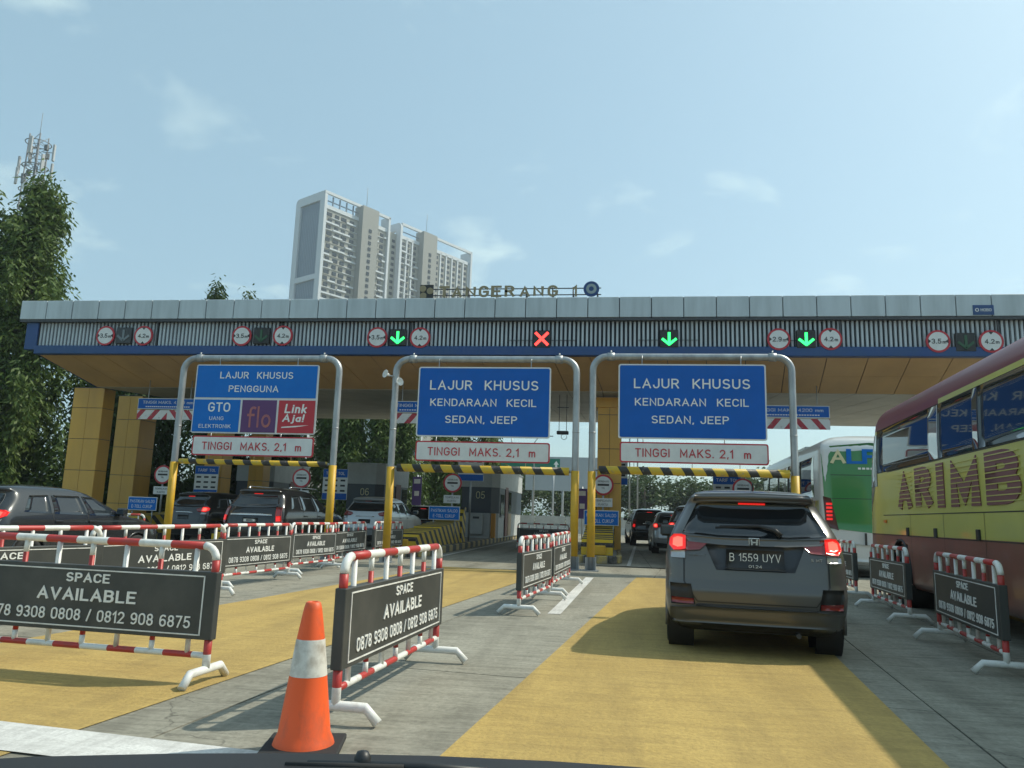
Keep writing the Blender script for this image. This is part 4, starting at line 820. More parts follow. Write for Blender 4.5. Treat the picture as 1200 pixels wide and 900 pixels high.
    if not fine:
        sh.line('rear', [(-.64 * e, 1.10 * k), (-.64 * e, .55 * k), (.64 * e, .55 * k), (.64 * e, 1.10 * k)], .012, black, t)
        pl = sh.patch('rear', [(-.22, .74 * k), (.22, .74 * k)], [(-.22, .87 * k), (.22, .87 * k)], black, t, 'number_plate', .016, 2, 3)
        if plate: text(plate, .36, .07, letter_w, pl, (0, sh.rear_y(0, .81 * k) - .022, .81 * k), .15)
        sh.patch('rear', [(-.36, .945 * k), (.36, .945 * k)], [(-.34, .975 * k), (.34, .975 * k)], chrome, t, 'tailgate_trim', .014, 2, 4)
        sh.patch('rear', [(-w * .9, .27 + g), (0, .25 + g), (w * .9, .27 + g)], [(-w * .93, .42 * k + g), (0, .36 * k + g), (w * .93, .42 * k + g)], black, t, 'rear_bumper', .02, 4, 5)
    for s_ in (-1, 1):
        o = [(s_ * .42 * e, .70 * k), (s_ * .72 * e, .74 * k)]; p = [(s_ * .44 * e, .80 * k), (s_ * .72 * e, .86 * k)]
        if s_ < 0: o, p = o[::-1], p[::-1]
        sh.patch('front', o, p, clear_l, t, 'headlight', .01, 3, 4)
    sh.patch('front', [(-.4, .45 * k), (.4, .45 * k)], [(-.4, .68 * k), (.4, .68 * k)], black, t, 'grille', .006, 3, 4)
    return t, sh
def paintm(name, c, rough=.28, metal=.4): return mat(name, c, rough, metal, coat=.7)
grey_paint = paintm('grey_metallic_paint', (.098, .094, .090), .33, .35); dark_paint = paintm('charcoal_paint', (.028, .031, .034), .25, .35); black_paint = paintm('black_paint', (.012, .013, .015), .22, .2); silver_paint = paintm('silver_paint', (.42, .43, .44), .3, .6)
# the grey car straight ahead
t, sh = car('grey_car', 'grey metallic MPV with lit brake lights, plate B 1559 UYV, on the yellow lane', None, 1.33, 7.72, 5.9, grey_paint, 4.4, 1.70, 1.60, fine=True)
sh.line('rear', [(-.665, .90), (-.665, .68), (-.54, .50), (.54, .50), (.665, .68), (.665, .90)], .012, black, t, 'tailgate_seam')
g = sh.patch('rear', [(-.62, 1.06), (-.3, 1.035), (.3, 1.035), (.62, 1.06)], [(-.68, 1.118), (-.3, 1.10), (.3, 1.10), (.68, 1.118)], grey_paint, t, 'garnish', .020, 3, 5, depth=.06)
sh.patch('rear', [(-.36, .80), (.36, .80)], [(-.46, 1.035), (.46, 1.035)], mat('recess_grey', (.05, .052, .057), .35, .5), t, 'plate_recess', .004, 4, 5)
pl = sh.patch('rear', [(-.265, .822), (.265, .822)], [(-.265, .998), (.265, .998)], black, t, 'number_plate', .03, 3, 4)
for b_, w_, z_, h_ in (('B 1559 UYV', .47, .927, .085), ('01.24', .12, .847, .028)): text(b_, w_, h_, letter_w, pl, (0, sh.rear_y(0, z_) - .036, z_), .11, 1.1)
sh.patch('rear', [(-.275, .812), (.275, .812)], [(-.275, .822), (.275, .822)], darkm, pl, 'plate_frame', .034, 1, 4)
e_ = MB().box((0, sh.rear_y(0, 1.075) - .03, 1.072), (.10, .012, .078), chrome, bev=.005).build('badge', t)
MB().box((0, sh.rear_y(0, 1.075) - .037, 1.072), (.086, .004, .064), black).build('badge_field', e_)
for xx_ in (-.024, .024): MB().box((xx_, sh.rear_y(0, 1.075) - .041, 1.072), (.016, .006, .056), chrome, Matrix.Rotation(R(-6 if xx_ < 0 else 6), 3, 'Y')).build('badge_bar', e_)
MB().box((0, sh.rear_y(0, 1.075) - .0405, 1.070), (.044, .005, .014), chrome).build('badge_bar', e_)
for s_ in (-1, 1):
    o, p = [(s_ * .56, .47), (s_ * .79, .46)], [(s_ * .60, .66), (s_ * .80, .66)]
    if s_ < 0: o, p = o[::-1], p[::-1]
    pk = sh.patch('rear', o, p, black, t, 'bumper_pocket', .006, 4, 4)
    o, p = [(s_ * .575, .475), (s_ * .785, .475)], [(s_ * .575, .525), (s_ * .785, .53)]
    if s_ < 0: o, p = o[::-1], p[::-1]
    sh.patch('rear', o, p, brake_dim, pk, 'reflector', .014, 2, 4)
sh.patch('rear', [(-.80, .29), (-.56, .30), (.56, .30), (.80, .29)], [(-.80, .43), (-.56, .455), (.56, .455), (.80, .43)], grey_paint, t, 'bumper_lip', .035, 4, 4, depth=.06)
sh.patch('rear', [(-.55, .462), (.55, .462)], [(-.55, .474), (.55, .474)], darkm, t, 'bumper_step', .03, 1, 6)
sh.patch('rear', [(-.70, .205), (.70, .205)], [(-.74, .30), (.74, .30)], black, t, 'lower_valance', .006, 3, 6)
MB().tube([(.38, .20, .23), (.38, .07, .225)], .022, darkm, 12).build('exhaust', t)
wp = MB().tube([(.25, sh.rear_y(.25, 1.14) - .03, 1.135), (.20, sh.rear_y(.2, 1.18) - .045, 1.19), (.05, sh.rear_y(.05, 1.225) - .04, 1.225), (-.32, sh.rear_y(-.32, 1.215) - .022, 1.215)], [.028, .022, .014, .008], black, 8).build('rear_wiper', t)
MB().tube([(-.36, sh.rear_y(-.34, 1.205) - .014, 1.203), (.08, sh.rear_y(.08, 1.215) - .014, 1.213)], .009, black, 6).build('wiper_blade', wp)
sp = sh.patch('rear', [(-.575, 1.462), (0, 1.468), (.575, 1.462)], [(-.55, 1.535), (0, 1.55), (.55, 1.535)], grey_paint, t, 'roof_spoiler', .085, 4, 7, depth=.16)
MB().tube([(.05, 1.0, 1.60), (.05, .92, 1.68)], .008, black, 6).build('aerial', t)
text('MOBILIO', .17, .018, chrome, t, (-.54, sh.rear_y(-.56, .935) - .012, .935), .12); text('S MT', .10, .03, chrome, t, (.56, sh.rear_y(.56, .925) - .014, .925), .15)
# the others
CG = 'cars queuing at the gates'
car('dark_car', 'charcoal hatchback with tinted windows behind the left barriers', CG, -11.25, 12.0, 8, dark_paint, 4.4, 1.78, 1.54, kind='mpv', lit=True)
t, sh = car('black_suv', 'black SUV with chrome tailgate strip under the GTO gantry', CG, -9.75, 19.9, 4, black_paint, 4.8, 1.82, 1.82, kind='suv', suv=True, plate='B 1234 OU'[:1])
for s_ in (-1, 1): MB().tube([(s_ * .62, .9, 1.80), (s_ * .62, 1.0, 1.86), (s_ * .60, 2.6, 1.86), (s_ * .60, 2.75, 1.80)], .02, chrome, 6).build('roof_rail', t)
sh.patch('rear', [(-.62, 1.06), (.62, 1.06)], [(-.60, 1.10), (.60, 1.10)], chrome, t, 'chrome_strip', .03, 2, 5)
car('black_suv', 'black SUV seen between the GTO gantry posts, toward booth 07', CG, -14.4, 24.5, 12, black_paint, 4.7, 1.80, 1.75, kind='mpv', suv=True)
car('silver_mpv', 'silver MPV behind the barriers, left of the striped crash cushion', CG, -8.9, 27.0, 3, silver_paint, 4.7, 1.80, 1.80, kind='mpv', lit=False)
car('black_car', 'black car ahead of the silver MPV', CG, -8.95, 35.5, 0, black_paint, 4.5, 1.75, 1.62, kind='mpv')
car('dark_car', 'dark car directly ahead of the grey MPV', CG, 2.35, 22.6, 4, dark_paint, 4.4, 1.74, 1.72, kind='mpv')
car('silver_car', 'silver car second ahead of the grey MPV', CG, 2.30, 30.5, 0, silver_paint, 4.3, 1.70, 1.62, kind='mpv')
car('black_suv', 'black SUV in the lane ahead with its wing mirror showing', CG, 1.75, 39.0, -4, black_paint, 4.7, 1.82, 1.82, kind='suv', suv=True)
# ------------------------------------------------------------------ buses
def bus(name, label, x, y, az, L, H, rows_mat, paint):
    t = thing(name, label, 'bus', (x, y, 0), R(-az)); w = 1.25
    rows = [(.32, .10, L - .12, w - .06, .25, .30), (.42, .03, L - .03, w - .01, .15, .32), (.9, 0, L, w, .13, .35), (1.5, 0, L - .02, w, .13, .40), (2.2, .03, L - .10, w, .12, .45), (H - .42, .10, L - .38, w - .035, .12, .5),
            (H - .28, .16, L - .46, w - .075, .14, .5), (H - .16, .24, L - .6, w - .17, .24, .45), (H - .06, .40, L - .85, w - .40, .2, .4), (H, .7, L - 1.2, w - .75, .15, .3)]
    sh = Shell(rows, bow=.06, fbow=.18, wheels=(2.9, L - 2.45), wr=.50); sh.body(paint, t, mfn=rows_mat, nz=44)
    for yy in (2.9, L - 2.45):
        for s_ in (-1, 1):
            wheel(t, s_ * (w - .17), yy, .50, .28, s_); MB().lathe([(.57, -s_ * .5), (.57, 0)], black, 28, 'x', (s_ * (w - .01), yy, .5)).build('wheel_well', t)
            MB().tube([(s_ * (w + .0), yy + .56 * math.cos(a), .5 + .56 * math.sin(a)) for a in np.linspace(-.2, math.pi + .2, 20)], .02, black, 6).build('wheel_arch', t)
    MB().box((0, L / 2, .7), (2.0, L * .9, .5), black).build('chassis', t)
    return t, sh
bus_yel = mat('bus_yellow', (.60, .56, .13), .3, 0, (.54, .51, .12), 1.2, coat=.4); bus_mar = mat('bus_maroon', (.20, .045, .05), .45, coat=.1); bus_red = mat('bus_red_brown', (.27, .085, .065), .35, 0, (.22, .075, .06), 3, coat=.3); bus_wht = mat('bus_white', (.62, .63, .62), .3, coat=.5); bus_grn = mat('bus_green', (.035, .20, .045), .28, coat=.5); bus_glass = mat('bus_glass', (.02, .026, .03), .03, 0, spec=1.0); bus_txt = mat('bus_lettering_maroon', (.22, .08, .085), .4)
BL_ = 12.0
az = 4.8; d = Vector((math.sin(R(az)), math.cos(R(az)), 0)); nrm = Vector((math.cos(R(az)), -math.sin(R(az)), 0))
pos = Vector((4.90, 16.2, 0)) + nrm * 1.27 - d * BL_
t, sh = bus('yellow_bus', 'yellow bus with maroon roof and striped ARIMBI lettering beside the right barriers', pos.x, pos.y, az, BL_, 3.54, lambda c: bus_mar if c[2] > 3.04 else (bus_red if c[2] < 1.13 else bus_yel), bus_yel)
ed = [BL_ - 1.15, BL_ - 4.65, BL_ - 6.2, BL_ - 7.9, BL_ - 9.6, .6]
sh.patch('left', [(.5, 2.23), (BL_ - 1.12, 2.23)], [(.5, 3.02), (BL_ - 1.12, 3.02)], black, t, 'window_band', .004, 5, 24)
for a, b in zip(ed, ed[1:]):
    wn = sh.patch('left', [(b + .02, 2.24), (a - .02, 2.24)], [(b + .02, 3.0), (a - .02, 3.0)], bus_glass, t, 'side_window', .009, 5, 8, rim=black)
    sh.line('left', [(b, 2.24), (b, 3.0)], .03, bus_wht if abs(b - ed[1]) < .01 else black, t, 'window_pillar', .011)
sh.patch('left', [(BL_ - 1.10, 2.0), (BL_ - .45, 2.0)], [(BL_ - 1.10, 2.95), (BL_ - .62, 2.95)], bus_glass, t, 'front_quarter_window', .008, 5, 3, rim=black)
sh.patch('left', [(BL_ - .58, 1.55), (BL_ - .1, 1.55)], [(BL_ - 1.05, 2.22), (BL_ - .2, 1.98)], mat('bus_dark_flash', (.06, .055, .065), .3), t, 'dark_flash', .004, 4, 5)
sh.line('left', [(.5, 3.045), (BL_ - 4.7, 3.045)], .07, bus_yel, t, 'yellow_roof_line', .006)
for z in (2.22, 1.47, 1.13): sh.line('left', [(.4, z), (BL_ - .5, z)], .014, black, t, 'body_seam', .004)
for yy in (BL_ - .62, BL_ - 3.1, BL_ - 4.7, BL_ - 6.2): sh.line('left', [(yy, .36), (yy, 1.47)], .010, black, t, 'hatch_seam', .004)
for yy in (BL_ - 2.95, BL_ - 4.35, BL_ - 6.0): MB().box((-1.262, yy, 1.20), (.03, .10, .13), black, bev=.01).build('hatch_latch', t)
MB().box((-1.27, BL_ - 1.6, 1.36), (.03, .14, .05), mat('amber_lens', (.7, .2, .02), .3), bev=.008).build('side_marker', t)
sh.patch('front', [(-1.0, 1.4), (0, 1.4), (1.0, 1.4)], [(-.95, 3.0), (0, 3.0), (.95, 3.0)], bus_glass, t, 'windscreen', .008, 6, 5)
# lettering: bold maroon letters cut by pale speed lines
LX = {'A': (-2.87, .82), 'R': (-3.9, .86), 'I': (-4.68, .31), 'M': (-5.62, 1.06), 'B': (-6.84, .98), 'I2': (-7.7, .31)}
for ch, (yy, ww) in LX.items():
    lt = place('letter', text_mesh(ch[0], ww, .62, bus_txt, .33, 1, 0, .012), t, (-1.258, BL_ + yy, 1.86), (0, 0, R(-90)))
    for k in range(9): MB().box((0, -.010, -.27 + k * .067), (ww * 1.02, .006, .012), bus_yel).build('speed_line', lt)
az = 2.8; d = Vector((math.sin(R(az)), math.cos(R(az)), 0)); nrm = Vector((math.cos(R(az)), -math.sin(R(az)), 0)); pos = Vector((5.24, 20.7, 0)) + nrm * 1.25
t, sh = bus('green_bus', 'white bus with green rear lettered ALFA ahead of the yellow bus', pos.x, pos.y, az, 11.5, 3.62, lambda c: bus_wht, bus_wht)
gp = sh.patch('rear', [(-1.16, 1.20), (0, 1.10), (1.16, 1.20)], [(-1.20, 3.28), (0, 3.40), (1.20, 3.28)], bus_grn, t, 'rear_panel', .010, 10, 5)
for z in (2.55, 1.95): sh.line('rear', [(-1.0, z), (1.0, z)], .014, black, t, 'hatch_seam', .014)
for ch, xx_, m_ in (('A', -.80, num_y), ('L', -.40, signblue2), ('F', -.02, signblue2), ('A', .42, num_y)): text(ch, .40, .38, m_, gp, (xx_, sh.rear_y(xx_, 3.0) - .03, 3.03), .22, name='letter')
for k in range(9): MB().box((-.3 + k * .1, sh.rear_y(0, 2.73) - .022, 2.72), (.07, .01, .05), letter_w).build('small_print', gp)
MB().box((.42, sh.rear_y(.4, 2.2) - .02, 2.15), (.14, .01, .5), bus_wht, bev=.004).build('white_figure_mark', gp)
for s_ in (-1, 1):
    o, p = [(s_ * .86, 1.15), (s_ * 1.16, 1.25)], [(s_ * 1.02, 1.95), (s_ * 1.20, 2.0)]
    if s_ < 0: o, p = o[::-1], p[::-1]
    sur = sh.patch('rear', o, p, mat('bus_brown', (.09, .03, .025), .35), t, 'lamp_surround', .016, 6, 4)
    for k in range(5):
        z = 1.40 + k * .095; o, p = [(s_ * 1.0, z), (s_ * 1.14, z)], [(s_ * 1.0, z + .055), (s_ * 1.14, z + .055)]
        if s_ < 0: o, p = o[::-1], p[::-1]
        sh.patch('rear', o, p, brake_on, sur, 'lamp_segment', .03, 1, 2)
sh.patch('rear', [(-1.18, .42), (0, .38), (1.18, .42)], [(-1.16, .86), (0, .80), (1.16, .86)], bus_wht, t, 'rear_bumper', .06, 4, 5, depth=.1)
MB().box((-.25, -.08, .95), (.05, .03, .3), black).build('latch', t)
for a, b in ((.9, 3.0), (3.06, 5.0), (5.06, 7.0), (7.06, 9.2), (9.26, 10.7)): sh.patch('left', [(a, 2.0), (b, 2.0)], [(a + .05, 3.08), (b, 3.08)], bus_glass, t, 'side_window', .006, 5, 6, rim=black)
sh.patch('left', [(.35, .5), (1.3, .5)], [(.35, 1.9), (.75, 1.9)], bus_yel, t, 'yellow_flash', .004, 5, 4); sh.patch('left', [(1.3, .5), (3.0, .5)], [(.8, 1.9), (1.6, 1.9)], bus_red, t, 'brown_flash', .004, 5, 4)
MB().box((0, 6, 3.66), (1.4, 2.0, .16), bus_wht, bev=.06).build('roof_unit', t)
# ------------------------------------------------------------------ bonnet of the car the view is taken from
az = 5.9; t = thing('own_car_front', 'black scuttle and bonnet of the car the view is taken from', 'car', (.10, 0, -.006), R(-az))
sh = Shell([(.22, .30, 1.86, .80, .1, .3), (.35, .30, 2.0, .86, .1, .35), (.6, .30, 1.98, .88, .1, .4), (.72, .30, 1.72, .88, .1, .42), (.82, .30, 1.40, .88, .1, .36), (.90, .30, 1.14, .88, .1, .30), (.965, .30, .97, .88, .1, .16), (.992, .30, .90, .88, .1, .10)], bow=.0, fbow=.24, wheels=(1.15,), wr=.30)
sh.body(black_paint, t, mfn=lambda c: black if c[2] > .955 else black_paint)
for s_ in (-1, 1): wheel(t, s_ * .78, 1.15, .30, .19, s_)
sh.line('left', [(.5, .9), (.5, .3)], .01, black, t)
nz = MB().lathe([(0, .022), (.008, .020), (.012, .012), (.011, 0), (.016, -.01)], black, 16).build('washer_nozzle', t); nz.location = (-.447, .80, .990); nz.scale = (.75, .75, .75)
wa = MB().tube([(-.50, .780, .993), (-.38, .808, .994), (-.30, .82, .992)], [.004, .005, .005], black, 8).build('wiper_arm', t); MB().tube([(-.52, .770, .993), (-.40, .80, .994)], .0035, rubber, 6).build('wiper_blade', wa)
# ------------------------------------------------------------------ trees
def leaf_cloud(centres, rad, n, ll, lw, droop, mt, name, parent):
    """n leaves: small pointed quads scattered round clump centres, hanging outward and down"""
    c = np.array(centres); k = rng.integers(0, len(c), n); p = c[k] + rng.normal(0, 1, (n, 3)) * np.array(rad)
    a = rng.uniform(0, 2 * np.pi, n); dz = -droop + rng.normal(0, .35, n); dirv = np.c_[np.cos(a), np.sin(a), dz]; dirv /= np.linalg.norm(dirv, axis=1)[:, None]
    sid = np.cross(dirv, rng.normal(0, 1, (n, 3))); sid /= np.linalg.norm(sid, axis=1)[:, None] + 1e-9
    L = (ll * rng.uniform(.45, 1.6, n))[:, None]; Wd = (lw * rng.uniform(.7, 1.3, n))[:, None]
    vs = np.empty((n, 4, 3)); vs[:, 0] = p; vs[:, 1] = p + dirv * L * .45 + sid * Wd; vs[:, 2] = p + dirv * L; vs[:, 3] = p + dirv * L * .45 - sid * Wd
    me = bpy.data.meshes.new(name); me.vertices.add(4 * n); me.loops.add(4 * n); me.polygons.add(n)
    me.vertices.foreach_set('co', vs.ravel()); me.loops.foreach_set('vertex_index', np.arange(4 * n, dtype=np.int32)); me.polygons.foreach_set('loop_start', np.arange(0, 4 * n, 4, dtype=np.int32)); me.polygons.foreach_set('loop_total', np.full(n, 4, dtype=np.int32))
    me.materials.append(mt); me.update(); me.validate(); return place(name, me, parent)
def ashoka(x, y, h, r, n, label, mt=leaf_mid, z0=.6, ls=1.):
    t = thing('ashoka_tree', label, 'tree', (x, y, -.06), rng.uniform(0, 6), 'tall drooping trees behind the plaza')
    lean = rng.normal(0, .15, 2); MB().tube([(0, 0, 0), (lean[0] * .3, lean[1] * .3, h * .4), (lean[0], lean[1], h * .97)], [r * .16, r * .11, .03], bark, 8).build('trunk', t)
    cs = []
    for _ in range(max(60, int(h * 16))):
        f = rng.uniform(0, 1) ** .9; z = z0 + (h - z0) * f; a = rng.uniform(0, 6.283); rr = r * (min(1, (f + .12) / .3) ** .5) * max(.10, (1 - f) ** (.40 if h > 16 else .58)) * rng.uniform(.35, 1.12) * (1 + .22 * math.sin(2 * a + z * .9) + .18 * math.sin(3 * a - z * 1.9 + 1))
        cs.append((rr * math.cos(a) + lean[0] * f, rr * math.sin(a) + lean[1] * f, z))
    lm = MB()
    for c in cs[:18]: lm.tube([(lean[0] * .5, lean[1] * .5, c[2] + .4), (c[0], c[1], c[2])], [.035, .012], bark, 5)
    l_ = lm.build('limbs', t); l_['kind'] = 'stuff'
    o = leaf_cloud(cs, (.24 * ls, .24 * ls, .55 * ls), n, .34 * ls, .055 * ls, .95, mt, 'crown', t); o['kind'] = 'stuff'; return t
def broad(x, y, h, r, n, label, mt=leaf_far, ls=1., group='round-crowned trees beyond the plaza'):
    t = thing('broadleaf_tree', label, 'tree', (x, y, -.06), rng.uniform(0, 6), group)
    MB().tube([(0, 0, 0), (.1, 0, h * .3), (0, .1, h * .7)], [r * .10, r * .08, .04], bark, 8).build('trunk', t)
    cs = []
    for _ in range(46):
        v = rng.normal(0, 1, 3); v /= np.linalg.norm(v); q = rng.uniform(.4, 1.0); cs.append((v[0] * r * q, v[1] * r * q, h * .60 + v[2] * h * .36 * q))
    lm = MB()
    for c in cs[:9]: lm.tube([(0, 0, h * .35), (c[0] * .6, c[1] * .6, (c[2] + h * .35) / 2), c], [.07, .05, .02], bark, 5)
    l_ = lm.build('limbs', t); l_['kind'] = 'stuff'
    o = leaf_cloud(cs, (.45 * ls, .45 * ls, .35 * ls), n, .28 * ls, .10 * ls, .3, mt, 'crown', t); o['kind'] = 'stuff'; return t
ashoka(-28.6, 33.0, 16.6, 2.25, 38000, 'tall dark drooping tree rising past the canopy end, antenna mast behind it', leaf_mid)
ashoka(-31.5, 32.0, 16.3, 2.4, 20000, 'tall drooping tree outside the canopy, farthest from the columns', leaf_mid)
ashoka(-23.6, 36.5, 10.5, 2.0, 16000, 'drooping tree behind the left yellow columns', leaf_dark)
ashoka(-26.8, 37.0, 10.5, 2.2, 18000, 'dense drooping tree filling the gap left of the yellow columns', leaf_dark)
ashoka(-21.5, 40.0, 9.0, 1.9, 14000, 'low dark drooping tree right of the left yellow columns', leaf_dark)
ashoka(-19.6, 42.0, 8.5, 1.8, 14000, 'dark drooping tree behind the booth 07 lane', leaf_dark)
ashoka(-25.6, 45.0, 15.1, 1.6, 7000, 'drooping tree whose thick tip shows above the fascia', leaf_dark)
ashoka(-24.4, 46.0, 14.7, 1.3, 5000, 'drooping tree whose small tip just clears the fascia', leaf_dark)
for k, (x, y, h, lab) in enumerate(((-25.0, 57, 10, 'right of booth 07'), (-22.6, 58, 10.5, 'behind the right post of the GTO gantry'), (-20.4, 57.5, 10, 'just left of booth 06'), (-18.3, 58, 9.6, 'right above booth 06'), (-16.4, 59, 10, 'left of the middle gantry post'), (-14.2, 62, 8.0, 'right of the middle gantry post'), (-12.2, 63, 7.5, 'behind the two purple banners'), (-10.2, 63, 8.2, 'behind the round sign by booth 05'))):
    ashoka(x, y, h, 1.7, 8000, 'columnar tree in the row behind the booths, ' + lab, leaf_mid, .4, 1.25)
for k, (x, y, h, r, lab) in enumerate(((-13, 100, 8, 4, 'left of the grey billboard'), (-7.5, 104, 7.4, 4, 'under the grey billboard'), (-2, 108, 7.6, 4.2, 'behind the paired gantry posts'), (4, 105, 8.2, 4.2, 'above the far lamp posts'), (9.5, 108, 8.0, 4.4, 'above the far black SUV'), (15, 106, 8.0, 4.4, 'behind the grey car'), (21, 110, 9.0, 4.8, 'hidden mostly by the green bus'), (-19, 104, 8.5, 4.4, 'behind booth 06'))):
    broad(x, y, h, r, 4200, 'round-crowned distant tree ' + lab, leaf_far, 1.5)
# shrubs along the far verge
MBs = [leaf_cloud([(x, 96 + rng.uniform(-2, 3), rng.uniform(.2, 1.8)) for x in np.arange(-40, 45, .8)], (.6, .6, .45), 14000, .32, .12, .2, leaf_far, 'verge_shrubs', None)]
tag(MBs[0], kind='stuff'); MBs[0]['label'] = 'low green shrubs along the far verge'
u = leaf_cloud([(rng.uniform(-34, -22), rng.uniform(33, 56), rng.uniform(.1, 2.2)) for _ in range(160)], (.6, .6, .4), 15000, .32, .10, .3, leaf_dark, 'undergrowth', None); tag(u, kind='stuff'); u['label'] = 'dark undergrowth beneath the drooping trees'
# ------------------------------------------------------------------ far roadside things
t = thing('concrete_barrier', 'pale concrete road barrier wall across the far end of the plaza', 'barrier wall', (0, 64, 0))
for k in range(12): MB().prismx([(-.35, -.05), (.35, -.05), (.12, .55), (.08, 1.35), (-.08, 1.35), (-.12, .55)], -9.0 + k * 2.5 + .03, -6.5 + k * 2.5 - .03, mat('pale_concrete', (.50, .49, .45), .9, 0, (.40, .39, .36), 2)).build('wall_unit', t)
strip('far_slip_road', [(-16, 66), (30, 66), (34, 94), (-14, 94)], ground_mat('pale_road', (.45, .44, .40), (.36, .35, .32), (.52, .50, .46)), .02)
for x, y, lab in ((1.15, 62, 'right beside the column'), (1.75, 61, 'nearer the far black SUV'), (-6.9, 66, 'right of booth 05')):
    t = thing('lamp_post', 'thin grey lamp post in the distance ' + lab, 'lamp post', (x, y, 0), 0, 'distant lamp posts'); MB().tube([(0, 0, 0), (0, 0, 7.6), (.3, 0, 8.0), (1.2, 0, 8.15)], [.07, .05, .04, .035], galv, 8).build('pole', t); MB().box((1.35, 0, 8.15), (.5, .16, .07), darkm, bev=.02).build('lamp_head', t)
t = thing('direction_sign', 'green direction sign with white arrow behind the middle gantry', 'road sign', (-8.3, 72, 0))
MB().box((0, 0, 5.9), (6.4, .06, 1.5), mat('sign_green', (.01, .17, .11), .4)).build('face', t)
for x in (-2.6, 2.6): MB().tube([(x, .12, 0), (x, .12, 6.6)], .09, galv, 8).build('post', t)
MB().prism([(2.75, 5.5), (2.95, 5.5), (2.95, 6.1), (3.1, 6.1), (2.85, 6.45), (2.6, 6.1), (2.75, 6.1)], -.05, -.04, letter_w).build('arrow', t)
t = thing('blank_billboard', 'large blank grey board on posts behind the closed lane', 'billboard', (-5.2, 78, 0))
MB().box((0, 0, 5.6), (7.6, .12, 3.4), mat('board_grey', (.33, .36, .38), .7, 0, (.30, .33, .35), .6)).build('panel', t)
for x in (-3, 0, 3): MB().tube([(x, .15, 0), (x, .15, 6.6)], .12, galv, 8).build('post', t)
for k, (x, y, z, lab) in enumerate(((-13.3, 46, 1.8, 'left one of the pair beside booth 06'), (-12.2, 47, 1.7, 'right one of the pair beside booth 06'), (-1.9, 46, 1.2, 'between the paired gantry posts'))):
    t = thing('purple_banner', 'purple banner on a pole, ' + lab, 'banner', (x, y, 0), 0, 'purple banners on poles'); MB().tube([(0, .05, 0), (0, .05, z + 1.9)], .04, galv, 8).build('pole', t)
    b = MB().box((0, 0, z + .9), (.58, .02, 1.75), mat('banner_purple', (.10, .06, .22), .6)).build('cloth', t); MB().box((0, -.014, z + 1.5), (.4, .01, .28), signwhite).build('print', b); MB().box((0, -.014, z + .75), (.3, .01, .3), signwhite).build('print', b)
# antenna mast behind the tall tree
mx_, my_ = -55.0, 62.0
t = thing('antenna_mast', 'steel lattice phone mast with panel antennas behind the tall tree', 'mast', (mx_, my_, 0))
st = mat('mast_steel', (.24, .25, .26), .5, .4); mh = 35.8
for sx in (-1, 1):
    for sy in (-1, 1): MB().tube([(sx * .9, sy * .9, 0), (sx * .55, sy * .55, mh)], .06, st, 6).build('leg', t)
lv = np.linspace(22, mh, 14)
for a, b in zip(lv, lv[1:]):
    q = .9 - .35 * a / mh; q2 = .9 - .35 * b / mh
    for k in range(4):
        c0 = [(-1, -1), (1, -1), (1, 1), (-1, 1)][k]; c1 = [(-1, -1), (1, -1), (1, 1), (-1, 1)][(k + 1) % 4]
        MB().tube([(c0[0] * q, c0[1] * q, a), (c1[0] * q2, c1[1] * q2, b)], .03, st, 5).build('brace', t); MB().tube([(c0[0] * q, c0[1] * q, a), (c1[0] * q, c1[1] * q, a)], .03, st, 5).build('brace', t)
for k in range(8):
    a = k * .785 + .3; z = mh - 1.6 - 1.5 * (k % 3); MB().tube([(.5 * math.cos(a), .5 * math.sin(a), z), (1.35 * math.cos(a), 1.35 * math.sin(a), z)], .04, st, 5).build('arm', t)
    MB().box((1.45 * math.cos(a), 1.45 * math.sin(a), z), (.20, .28, 1.7), mat('antenna_grey', (.45, .46, .47), .5), Matrix.Rotation(a, 3, 'Z'), bev=.04).build('panel_antenna', t)
for z, a in ((30.2, -1.3), (29.4, -1.0)):
    o = MB().lathe([(0, 0), (.25, .02), (.42, .12), (.40, .14), (0, .04)], whitep, 20).build('dish', t); o.location = (1.0 * math.cos(a), 1.0 * math.sin(a), z); o.rotation_euler = (R(90), 0, a + math.pi / 2)
for zr in (mh - .8, mh - 3.2, mh - 5.6): MB().tube([(1.1 * math.cos(a), 1.1 * math.sin(a), zr) for a in np.linspace(0, 6.283, 17)], .045, st, 5).build('platform_ring', t)
for k in range(9): a = k * .7 + .1; z = mh - 1.2 - .62 * k; MB().box((.85 * math.cos(a), .85 * math.sin(a), z), (.35, .3, .55), st, Matrix.Rotation(a, 3, 'Z'), bev=.03).build('radio_unit', t)
MB().tube([(0, 0, mh - .5), (0, 0, mh + 2.4)], .025, st, 5).build('whip', t)
# ------------------------------------------------------------------ apartment towers
apt_c = mat('apartment_beige', (.37, .355, .31), .85, 0, (.33, .32, .28), .08); apt_w = mat('apartment_white', (.56, .59, .62), .7); apt_g = mat('apartment_grey', (.14, .19, .25), .5, 0, (.12, .165, .22), .1); apt_win = mat('apartment_window', (.022, .03, .038), .25); apt_core = mat('apartment_core', (.30, .295, .27), .85)
t = thing('apartment_tower', 'twin beige apartment tower with white rounded frames beyond the canopy', 'building', (-133.0, 320, 0), R(59))
TH = 147.0
def abox(name, x0, x1, y0, y1, z0, z1, mt, parent=t): return MB().box(((x0 + x1) / 2, (y0 + y1) / 2, (z0 + z1) / 2), (x1 - x0, y1 - y0, z1 - z0), mt).build(name, parent)
wallA = abox('wall', 1.2, 39, 1.5, 20.5, 0, TH - 7, apt_c); wallL = abox('wall', 39, 47, 3.0, 19, 0, TH - 6, apt_c); wallB = abox('wall', 47.5, 101, 1.5, 20.5, 0, TH - 7, apt_c)
